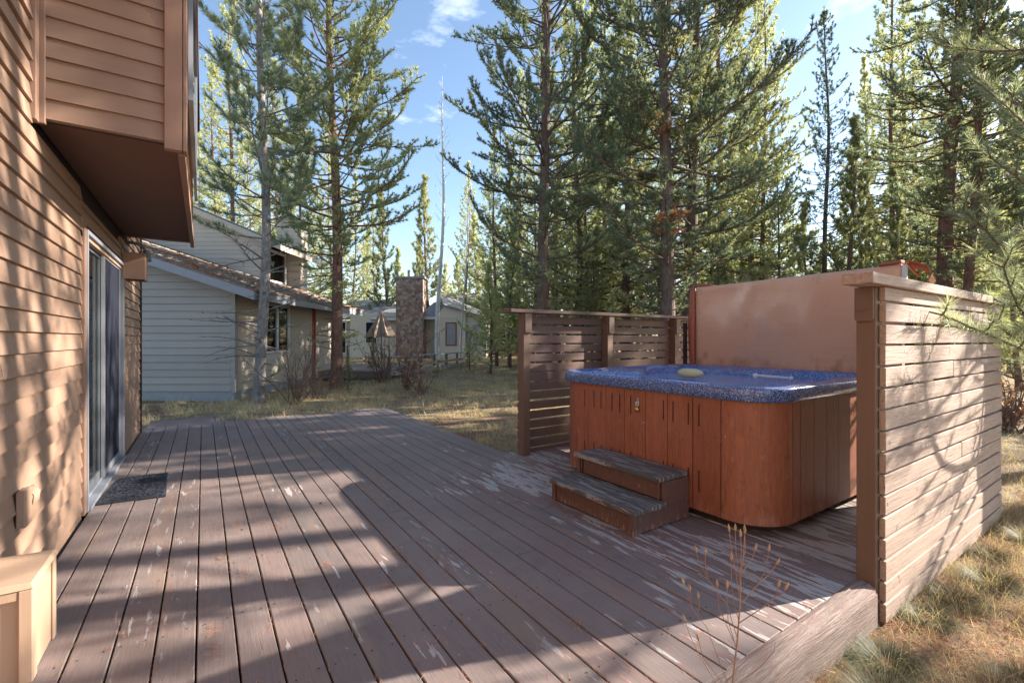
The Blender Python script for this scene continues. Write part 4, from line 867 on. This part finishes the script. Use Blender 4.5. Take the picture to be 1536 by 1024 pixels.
# needles on deck: mostly in gaps
n1=2100; k=rs.randint(0,38,n1); x=X0+PITCH*k+rs.normal(0,.006,n1); y=1.05+rs.rand(n1)**1.2*7; a=np.pi/2+rs.normal(0,.5,n1)
n2=650; x2=rs.uniform(-.6,4,n2); y2=1.05+rs.rand(n2)*5; a2=rs.uniform(0,6.28,n2)
n3=500; c3=rs.randint(0,26,n3); cx3=rs.uniform(-.3,3.2,26); cy3=rs.uniform(1.3,4.2,26); x3=cx3[c3]+rs.normal(0,.02,n3); y3=cy3[c3]+rs.normal(0,.035,n3); a3=rs.uniform(0,6.28,n3)
x=np.concatenate([x,x2,x3]);y=np.concatenate([y,y2,y3]);a=np.concatenate([a,a2,a3]); kk=((x<2.9)|(y<4.3))&(x>-.7)&~((x>2.3)&(y>1.5)&(y<3.6)); x,y,a=x[kk],y[kk],a[kk]
me=flat_needles(x,y,np.full(len(x),.004)+rs.rand(len(x))*.003,a,rs.uniform(.02,.045,len(x)),.0022,rs,M['litter'],'deck_needles',.05); g=link('deck_needles',me); tag(g,'reddish fallen pine needles scattered along the gaps between the deck boards','pine needles',kind='stuff')
# tussocks by the fence and beam: individual things
def tussock(seed,nb,L,mixr=(0,1)):
    nb=int(nb*.75); L=L*.95
    r2=np.random.RandomState(seed); a=r2.uniform(0,6.28,nb); q=r2.rand(nb)**.7*.085; P=np.stack([np.cos(a)*q,np.sin(a)*q,np.full(nb,-.03)],1)
    return blades('blades',P,L*r2.uniform(.55,1.15,nb),r2.uniform(.0018,.0042,nb),M['tussock'],seed,(.7,1.55),a+r2.normal(0,.5,nb),np.clip(r2.uniform(mixr[0],mixr[1],nb),0,1))
TM=[tussock(31,1600,.30,(.0,.62)),tussock(32,1500,.27,(.1,.8)),tussock(33,1700,.33,(.2,.85))]
tl=[((2.62,.80),0,1.0,'shaggy grey-green tussock against the beam end and fence post'),
((2.30,.70),2,1.0,'straw-coloured tussock spilling below the right end of the deck beam'),
((3.25,.82),0,.8,'small tussock at the foot of the privacy fence beside its near post'),
((3.62,.78),1,.95,'pale frosted tussock under the lowest slats of the privacy fence'),
((4.05,.72),0,.95,'green tussock under the middle of the privacy fence'),
((4.55,.80),1,.85,'pale tussock under the far half of the privacy fence'),
((5.1,.7),0,.9,'green tussock near the far end of the privacy fence'),
((2.95,.42),1,.9,'pale drooping tussock in the needle litter right of the beam'),
((3.5,.28),0,.75,'low green tussock in the needle litter a step out from the fence'),
((2.05,.45),2,1.1,'large golden tussock at the bottom edge of the picture'),
((5.9,.45),2,.9,'golden tussock past the far end of the privacy fence'),
((4.6,.25),1,.7,'small pale tussock out in the open needle litter'),
((2.55,.30),2,.9,'straw tussock near the bottom right corner')]
for (p,k,s,lb) in tl:
    o=bpy.data.objects.new('grass_tussock',TM[k]); COL.objects.link(o); o.location=(p[0],p[1],GH(*p)); o.scale=(s,s,s); o.rotation_euler=(0,0,p[0]*7); tag(o,lb,'grass tussock','grass tussocks by the privacy fence')

# ---------------------------------------------------------------- neighbouring grey house (camera-aligned)
h1=root('neighbour_house',(CF(-9,14,-.2)),'grey lap-sided neighbour house with low shed roof beyond the deck','house')
dF,rC=11.2,-6.75
gz1=-.2
eR,eD,eZ=-6.05,10.75,2.40
rake=lambda r: eZ+.333*(eR-r)   # roof underside height
m=MB(); zmax=lambda z:None
# front wall boards clipped by the rake: height z allowed where rake(r)>z -> r< eR-(z-eZ)/.333
def u1(z): return min(rC-.09,eR-(z+.12-eZ)/.333)
lap(m,lambda u,o,z:CF(u,dF-o,z),.02,4.0,.177,-14.0,u1,t0=.004,t1=.032); m.build('siding',M['grey_siding'],h1)
m=MB(); m.box(-14,-6.80,dF+.025,dF+.1,-.4,2.3); m.box(rC-.09,rC+.018,dF-.02,dF+.02,-.02,2.55); m.box(rC+.0,rC+.018,dF+.022,dF+.1,-.02,2.55); m.build('corner_board',M['grey_siding'],h1,xf=CF)
m=MB(); m.box(-14,rC-.02,dF+.0,dF+.02,-.5,.02); m.box(rC-.04,rC-.01,dF+.02,16.6,-.5,.02); m.build('foundation',M['grey_trim'],h1,xf=CF)
# side wall (facing right), with openings
m=MB(); fs_=lambda u,o,z:CF(rC+o,u,z)
for a,b,z0,z1 in ((dF+.1,12.5,.02,2.6),(12.5,13.9,.02,.95),(12.5,13.9,2.2,2.6),(13.9,15.5,.02,2.6),(15.75,17.3,.02,2.6)): lap(m,fs_,z0,z1,.177,a,b,t1=.02)
m.build('siding',M['beige_siding'],h1)
m=MB(); m.box(rC-.2,rC-.12,dF+.2,17.3,-.3,2.5); m.build('wall_core',M['room'],h1,xf=CF)
m=MB(); 
for a,b in ((12.5,12.58),(13.16,13.24),(13.82,13.9)): m.box(rC-.03,rC+.04,a,b,.95,2.2)
m.box(rC-.03,rC+.045,12.45,13.95,.89,.95); m.box(rC-.03,rC+.045,12.45,13.95,2.2,2.26); wf=m.build('window_frame',M['winframe'],h1,xf=CF)
m=MB(); m.box(rC-.01,rC,12.58,13.82,.95,2.2); m.build('pane',M['glass'],wf,xf=CF)
m=MB(); m.box(rC-.02,rC+.03,15.5,15.58,-.1,2.4); m.box(rC-.02,rC+.03,15.7,15.75,-.1,2.4); m.box(rC-.04,rC-.01,15.58,15.70,-.1,2.3); m.build('door',M['reddoor'],h1,xf=CF)
# lower roof
m=MB(); th=.05
def roofslab(m,r0,z0,r1,z1,d0,d1,t): m.hexa([(r0,d0,z0-t),(r1,d0,z1-t),(r1,d1,z1-t),(r0,d1,z0-t),(r0,d0,z0),(r1,d0,z1),(r1,d1,z1),(r0,d1,z0)])
roofslab(m,eR,eZ+.02,-14,eZ+.02+.333*7.95,eD+.04,18.5,.10)
rf=m.build('roof',M['shake'],h1,xf=CF)
m=MB(); rg=random.Random(6)   # shake courses
for i in range(34):
    r=eR+.05-.235*i; 
    if r<-14: break
    z=eZ+.03+.333*(eR-r); 
    d=eD+.02
    while d<18.5:
        w=rg.uniform(.10,.3); r2=r-.26; m.hexa([(r,d,z-.01),(r2,d,z+.07),(r2,d+w,z+.07),(r,d+w,z-.01),(r+rg.uniform(-.02,.02),d,z+.03),(r2,d,z+.085),(r2,d+w,z+.085),(r+rg.uniform(-.02,.02),d+w,z+.03)]); d+=w+.008
m.build('shakes',M['shake'],rf,xf=CF)
m=MB(); roofslab(m,eR+.02,eZ-.0,-14,eZ+.333*7.97,eD,eD+.035,.20); m.box(eR+.0,eR+.03,eD+.0355,18.5,eZ-.19,eZ+.0); m.build('fascia',M['grey_trim'],h1,xf=CF)
m=MB(); m.hexa([(eR,eD+.04,eZ-.14),(eR,18.4,eZ-.14),(rC,18.4,eZ+.1),(rC,eD+.04,eZ+.1),(eR,eD+.04,eZ-.12),(eR,18.4,eZ-.12),(rC,18.4,eZ+.12),(rC,eD+.04,eZ+.12)]); m.build('soffit',M['soffit'],h1,xf=CF)
# upper storey
uD,uR=16.9,-9.07; upr=lambda r:4.98+.42*(uR-r)
m=MB(); lap(m,lambda u,o,z:CF(u,uD-o,z),3.0,7.2,.155,-15,lambda z:min(uR-.08,uR-(z+.1-4.98)/.42),t1=.02); lap(m,lambda u,o,z:CF(uR+o,u,z),3.0,3.5,.155,uD,20); lap(m,lambda u,o,z:CF(uR+o,u,z),3.5,4.9,.155,18.5,20.0,t1=.02); m.build('siding',M['beige_siding'],h1)
m=MB(); m.box(uR-.08,uR+.02,uD-.02,uD+.08,3.2,5.0); m.box(uR-.02,uR+.02,18.35,18.45,3.4,4.7); m.box(uR-.02,uR+.03,17.0,17.08,3.45,4.65); m.box(uR-.02,uR+.03,17.08,18.35,3.4,3.5); m.box(uR-.02,uR+.03,17.08,18.35,4.55,4.65); wf=m.build('window_frame',M['winframe'],h1,xf=CF)
m=MB(); m.box(uR-.03,uR-.01,17.08,18.35,3.5,4.55); m.build('pane',M['glass'],wf,xf=CF)
m=MB(); m.box(uR-.3,uR-.2,uD+.1,20,3,4.9); m.build('wall_core',M['room'],h1,xf=CF)
m=MB(); roofslab(m,uR+.75,4.98-.28,-15,4.98+.42*(uR+15)+.03,uD-.35,20.4,.0001+.22); m.build('upper_roof',M['beige_trim'],h1,xf=CF)
m=MB(); roofslab(m,uR+.78,4.98-.23,-15,4.98+.42*(uR+15)+.09,uD-.38,20.4,.045); m.build('upper_roof_shingles',M['shingle'],h1,xf=CF)
m=MB(); lap(m,lambda u,o,z:CF(u,18.6-o,z),3.0,6.1,.155,-9.5,-8.55); lap(m,lambda u,o,z:CF(-8.55+o,u,z),3.0,6.1,.155,18.6,19.2); m.box(-9.5,-8.55,18.62,19.2,3,6.05) if False else None; ch=m.build('chimney',M['beige_siding'],h1)
m=MB(); m.box(-9.55,-8.5,18.55,19.25,6.1,6.2); m.box(-9.2,-8.85,18.75,19.05,6.2,6.32); m.build('chimney_cap',M['grey_trim'],ch,xf=CF)

# ---------------------------------------------------------------- far cream house with stone chimney
D2=29.; u=D2/690.
def fx(px): return (px-768)*u
def fz(py): return 1.3-(py-507.5)*u
h2=root('far_house',CF(fx(660),D2,0),'cream stucco house with stone chimney and grey roofs across the clearing','house')
m=MB(); m.box(fx(601),fx(640),D2-1.2,D2-.2,0,fz(421)); st_=m.build('stone_chimney',M['stone'],h2,xf=CF)
m=MB(); m.box(fx(599),fx(643),D2-1.28,D2-.12,fz(421),fz(418.5)); m.box(fx(616),fx(619.5),D2-.9,D2-.7,fz(418),fz(408)); m.build('chimney_cap',M['grey_trim'],st_,xf=CF)
m=MB(); m.box(fx(525),fx(662),D2,D2+5,0,fz(470)); m.box(fx(662),fx(730),D2-.6,D2+5,0,fz(476)); 
n=12; pl=[(fx(662),fz(478)),(fx(700),fz(478))]+[(fx(681)+ (fx(700)-fx(681))*math.cos(math.pi*k/n),fz(474)+ (fz(457)-fz(474))*math.sin(math.pi*k/n)) for k in range(n+1)]
m.prism(pl,lambda a,b,w:(a,w,b),D2-.75,D2-.602); m.box(fx(662),fx(700),D2-.75,D2-.602,0,fz(478.2)); m.build('wall',M['cream'],h2,xf=CF)
def win(x0,x1,y0,y1,dd):
    m=MB(); a,b,c,e=fx(x0),fx(x1),fz(y1),fz(y0); m.box(a,a+.06,dd-.05,dd,c,e); m.box(b-.06,b,dd-.05,dd,c,e); m.box(a+.06,b-.06,dd-.05,dd,c,c+.06); m.box(a+.06,b-.06,dd-.05,dd,e-.06,e); f=m.build('window',M['curtain'] if x0==671 else M['winframe'],h2,xf=CF)
    m=MB(); m.box(a+.06,b-.06,dd-.02,dd-.004,c+.06,e-.06); m.build('pane',M['screen'] if x0<600 else M['grey_trim'],f,xf=CF)
win(671,687,484,518,D2-.75); win(696,706,486,522,D2-.6); win(709,719,486,522,D2-.6); win(548,566,482,515,D2); win(500,520,482,530,D2)
m=MB(); m.box(fx(470),fx(525),D2+1,D2+5,0,fz(480)); m.build('wall',M['cream'],h2,xf=CF)
def slope(m,x0,x1,ye,yr,d0,d1,x0r=None,x1r=None,t=.12):
    x0r=x0 if x0r is None else x0r; x1r=x1 if x1r is None else x1r
    p=[(fx(x0),d0,fz(ye)),(fx(x1),d0,fz(ye)),(fx(x1r),d1,fz(yr)),(fx(x0r),d1,fz(yr))]
    m.hexa([(a,b,c-t) for a,b,c in p]+p)
m=MB(); slope(m,628,672,476,447,D2-.7,D2+3,640,668); slope(m,640,735,441,418,D2+5,D2+9,642,728); slope(m,560,603,479,450,D2-.5,D2+3,575,603); slope(m,470,570,476,440,D2+.5,D2+5,490,560)
r2=m.build('roof',M['shingle'],h2,xf=CF)
m=MB(); p=[(fx(697),D2-1,fz(462)),(fx(722),D2-1,fz(476)),(fx(722),D2+4,fz(466)),(fx(665),D2+4,fz(434))]
m.hexa([(a,b,c-.12) for a,b,c in ((fx(668),D2-.9,fz(458)),(fx(735),D2-.9,fz(477)),(fx(735),D2+3,fz(470)),(fx(650),D2+3,fz(432)))]+[(fx(668),D2-.9,fz(458)),(fx(735),D2-.9,fz(477)),(fx(735),D2+3,fz(470)),(fx(650),D2+3,fz(432))]); m.build('roof',M['shingle'],h2,xf=CF)
m=MB(); m.box(fx(628),fx(660),D2-.74,D2-.7,fz(479.5),fz(476)); m.box(fx(581),fx(601),D2-.55,D2-.5,fz(481),fz(477)); m.box(fx(640),fx(735),D2+4.95,D2+5,fz(444),fz(441)); m.build_each('gutter',M['winframe'],h2,xf=CF)
m=MB(); m.box(fx(640),fx(735),D2+5.1,D2+8,fz(470),fz(441)); m.build('upper_wall',M['grey_siding'],h2,xf=CF)
# grey building far right behind trees
h3=root('far_cabin',CF(19,33,0),'grey cabin glimpsed low through the forest behind the slatted screen','cabin')
D3=34.; u3=D3/690
m=MB(); m.box((735-768)*u3,(800-768)*u3,D3,D3+4,0,2.6); m.build('wall',M['grey_siding'],h3,xf=CF)
m=MB(); p=[((732-768)*u3,D3-.4,2.55),((806-768)*u3,D3-.4,2.55),((800-768)*u3,D3+3,4),((740-768)*u3,D3+3,4)]; m.hexa([(a,b,c-.12) for a,b,c in p]+p); m.build('roof',M['shingle'],h3,xf=CF)
# neighbour deck, railing, umbrella
nd_=root('neighbour_deck',CF(-4.3,17.5,.1),'low weathered deck with bench railing beside the grey neighbour house','deck')
DK=16.0; q=DK/690
def kx(px): return (px-768)*q
m=MB(); 
for k in range(30): m.box(kx(455),kx(585),DK+.16*k,DK+.16*k+.15,.12,.16)
m.build('decking',M['grey_wood'],nd_,xf=CF)
m=MB(); m.box(kx(455),kx(585),DK-.04,DK,-.10,.16); m.build('fascia',M['grey_wood'],nd_,xf=CF)
for k in range(7):
    m=MB(); d=DK+k*1.05; r=kx(583)+(.35*k); m.box(r-.05,r+.05,d,d+.09,-.3,.62); m.build('post',M['grey_wood'],nd_,xf=CF)
m=MB(); d1=DK+6.4; r0,r1=kx(583),kx(583)+.35*6.1
def bar(z0,z1,o): m.hexa([(r0+o,DK,z0),(r0+o+.04,DK,z0),(r1+o+.04,d1,z0),(r1+o,d1,z0),(r0+o,DK,z1),(r0+o+.04,DK,z1),(r1+o+.04,d1,z1),(r1+o,d1,z1)])
bar(.0,.16,.06); bar(.28,.38,.06); m.hexa([(r0-.2,DK,.62),(r0+.15,DK,.62),(r1+.15,d1,.62),(r1-.2,d1,.62),(r0-.2,DK,.66),(r0+.15,DK,.66),(r1+.15,d1,.66),(r1-.2,d1,.66)]); m.box(kx(548),kx(583)-.22,DK,DK+.3,.62,.66); m.build('rail',M['grey_trim'],nd_,xf=CF)
um=root('patio_umbrella',CF((572-768)/690*19.,19.,.16),'half-closed tan patio umbrella on the neighbour deck','umbrella')
m=MB(); c0=CF((572-768)/690*19.,19.,0); m.tube([(c0[0],c0[1],.16),(c0[0],c0[1],2.5)],.025,8); m.build('pole',M['grey_wood'],um)
m=MB(); n=16; vs=[(c0[0],c0[1],2.45)]
for k in range(n):
    a=2*math.pi*k/n; rr_=.70 if k%2==0 else .42; vs.append((c0[0]+rr_*math.cos(a),c0[1]+rr_*math.sin(a),1.35 if k%2==0 else 1.42))
vs2=[(x,y,z-.03) for x,y,z in vs]; fs=[(0,1+k,1+(k+1)%n) for k in range(n)]+[(n+1,n+2+(k+1)%n,n+2+k) for k in range(n)]+[(1+k,n+2+k,n+2+(k+1)%n,1+(k+1)%n) for k in range(n)]
m.add(vs+vs2,fs); m.build('canopy',M['canvas'],um)
# steam over the water
if True:
    m=MB(); ellipsoid(m,(4.35,2.25,1.42),.55,.75,.52,20,12); o=m.build('steam',M['water'],smooth=True); tag(o,'thin wisps of steam rising from the hot tub water','steam',kind='stuff')
    mt=bpy.data.materials.new('steam'); mt.use_nodes=True; nt=mt.node_tree; nt.nodes.clear(); out=nt.nodes.new('ShaderNodeOutputMaterial'); pv=nt.nodes.new('ShaderNodeVolumePrincipled'); pv.inputs['Color'].default_value=(.95,.97,1,1); pv.inputs['Anisotropy'].default_value=.3
    tc=nt.nodes.new('ShaderNodeNewGeometry'); mp=nt.nodes.new('ShaderNodeMapping'); mp.inputs['Scale'].default_value=(1,1,.7); nz=nt.nodes.new('ShaderNodeTexNoise'); nz.inputs['Scale'].default_value=3.2; nz.inputs['Detail'].default_value=3; nz.inputs['Distortion'].default_value=1.2
    mr=nt.nodes.new('ShaderNodeMapRange'); mr.inputs['From Min'].default_value=.52; mr.inputs['From Max'].default_value=.74; mr.inputs['To Max'].default_value=.85
    vd=nt.nodes.new('ShaderNodeVectorMath'); vd.operation='DISTANCE'; vd.inputs[1].default_value=(4.35,2.25,1.42); m2=nt.nodes.new('ShaderNodeMapRange'); m2.inputs['From Min'].default_value=.65; m2.inputs['From Max'].default_value=.15; mu=nt.nodes.new('ShaderNodeMath'); mu.operation='MULTIPLY'
    for a,b in ((tc.outputs['Position'],mp.inputs[0]),(mp.outputs[0],nz.inputs['Vector']),(nz.outputs['Fac'],mr.inputs[0]),(tc.outputs['Position'],vd.inputs[0]),(vd.outputs['Value'],m2.inputs[0]),(mr.outputs[0],mu.inputs[0]),(m2.outputs[0],mu.inputs[1]),(mu.outputs[0],pv.inputs['Density']),(pv.outputs[0],out.inputs['Volume'])): nt.links.new(a,b)
    o.data.materials.clear(); o.data.materials.append(mt)

# ---------------------------------------------------------------- light, sky, camera
sv=np.array((2.03,-.68,1.0)); sv/=np.linalg.norm(sv); elev=math.asin(sv[2]); az=math.atan2(sv[0],sv[1])
ld=bpy.data.lights.new('sun','SUN'); ld.energy=5.0; ld.angle=R(.55); ld.color=(1,.89,.77); lo=bpy.data.objects.new('sun',ld); COL.objects.link(lo)
import mathutils
lo.rotation_euler=mathutils.Vector(sv).to_track_quat('Z','Y').to_euler(); lo.location=(20,-8,12)
w=bpy.data.worlds.new('World'); bpy.context.scene.world=w; w.use_nodes=True; nt=w.node_tree; nt.nodes.clear()
out=nt.nodes.new('ShaderNodeOutputWorld'); bg=nt.nodes.new('ShaderNodeBackground'); sk=nt.nodes.new('ShaderNodeTexSky'); sk.sky_type='NISHITA'; sk.sun_disc=False; sk.sun_elevation=elev; sk.sun_rotation=az; sk.air_density=1.0; sk.dust_density=.5; sk.ozone_density=1.2
tc=nt.nodes.new('ShaderNodeTexCoord'); mp=nt.nodes.new('ShaderNodeMapping'); mp.inputs['Scale'].default_value=(1,1,2.6); mp.inputs['Location'].default_value=(.35,.1,.0); nz=nt.nodes.new('ShaderNodeTexNoise'); nz.inputs['Scale'].default_value=3.0; nz.inputs['Detail'].default_value=7; nz.inputs['Roughness'].default_value=.55
cr=nt.nodes.new('ShaderNodeValToRGB'); cr.color_ramp.elements[0].position=.64; cr.color_ramp.elements[1].position=.80; mx=nt.nodes.new('ShaderNodeMix'); mx.data_type='RGBA'; mx.inputs[7].default_value=(7.5,7.9,8.4,1)
mu=nt.nodes.new('ShaderNodeMath'); mu.operation='MULTIPLY'; mu.inputs[1].default_value=.8
for a,b in ((tc.outputs['Generated'],mp.inputs[0]),(mp.outputs[0],nz.inputs['Vector']),(nz.outputs['Fac'],cr.inputs[0]),(cr.outputs[0],mu.inputs[0]),(mu.outputs[0],mx.inputs[0]),(sk.outputs[0],mx.inputs[6]),(mx.outputs[2],bg.inputs[0]),(bg.outputs[0],out.inputs[0])): nt.links.new(a,b)
bg.inputs[1].default_value=.094
cd=bpy.data.cameras.new('camera'); cam=bpy.data.objects.new('camera',cd); COL.objects.link(cam); cam.location=(0,0,1.3); cam.rotation_euler=(R(90),0,-TH)
cd.sensor_width=36; cd.lens=690/1536*36; cd.shift_y=-4.5/1536; cd.clip_end=600; cd.clip_start=.05
sc=bpy.context.scene; sc.camera=cam
sc.view_settings.view_transform='Standard'; sc.view_settings.look='None'; sc.view_settings.exposure=1.78; sc.view_settings.gamma=1
sc.render.engine='CYCLES'; sc.cycles.max_bounces=8; sc.cycles.transparent_max_bounces=12
sc.cycles.volume_step_rate=4
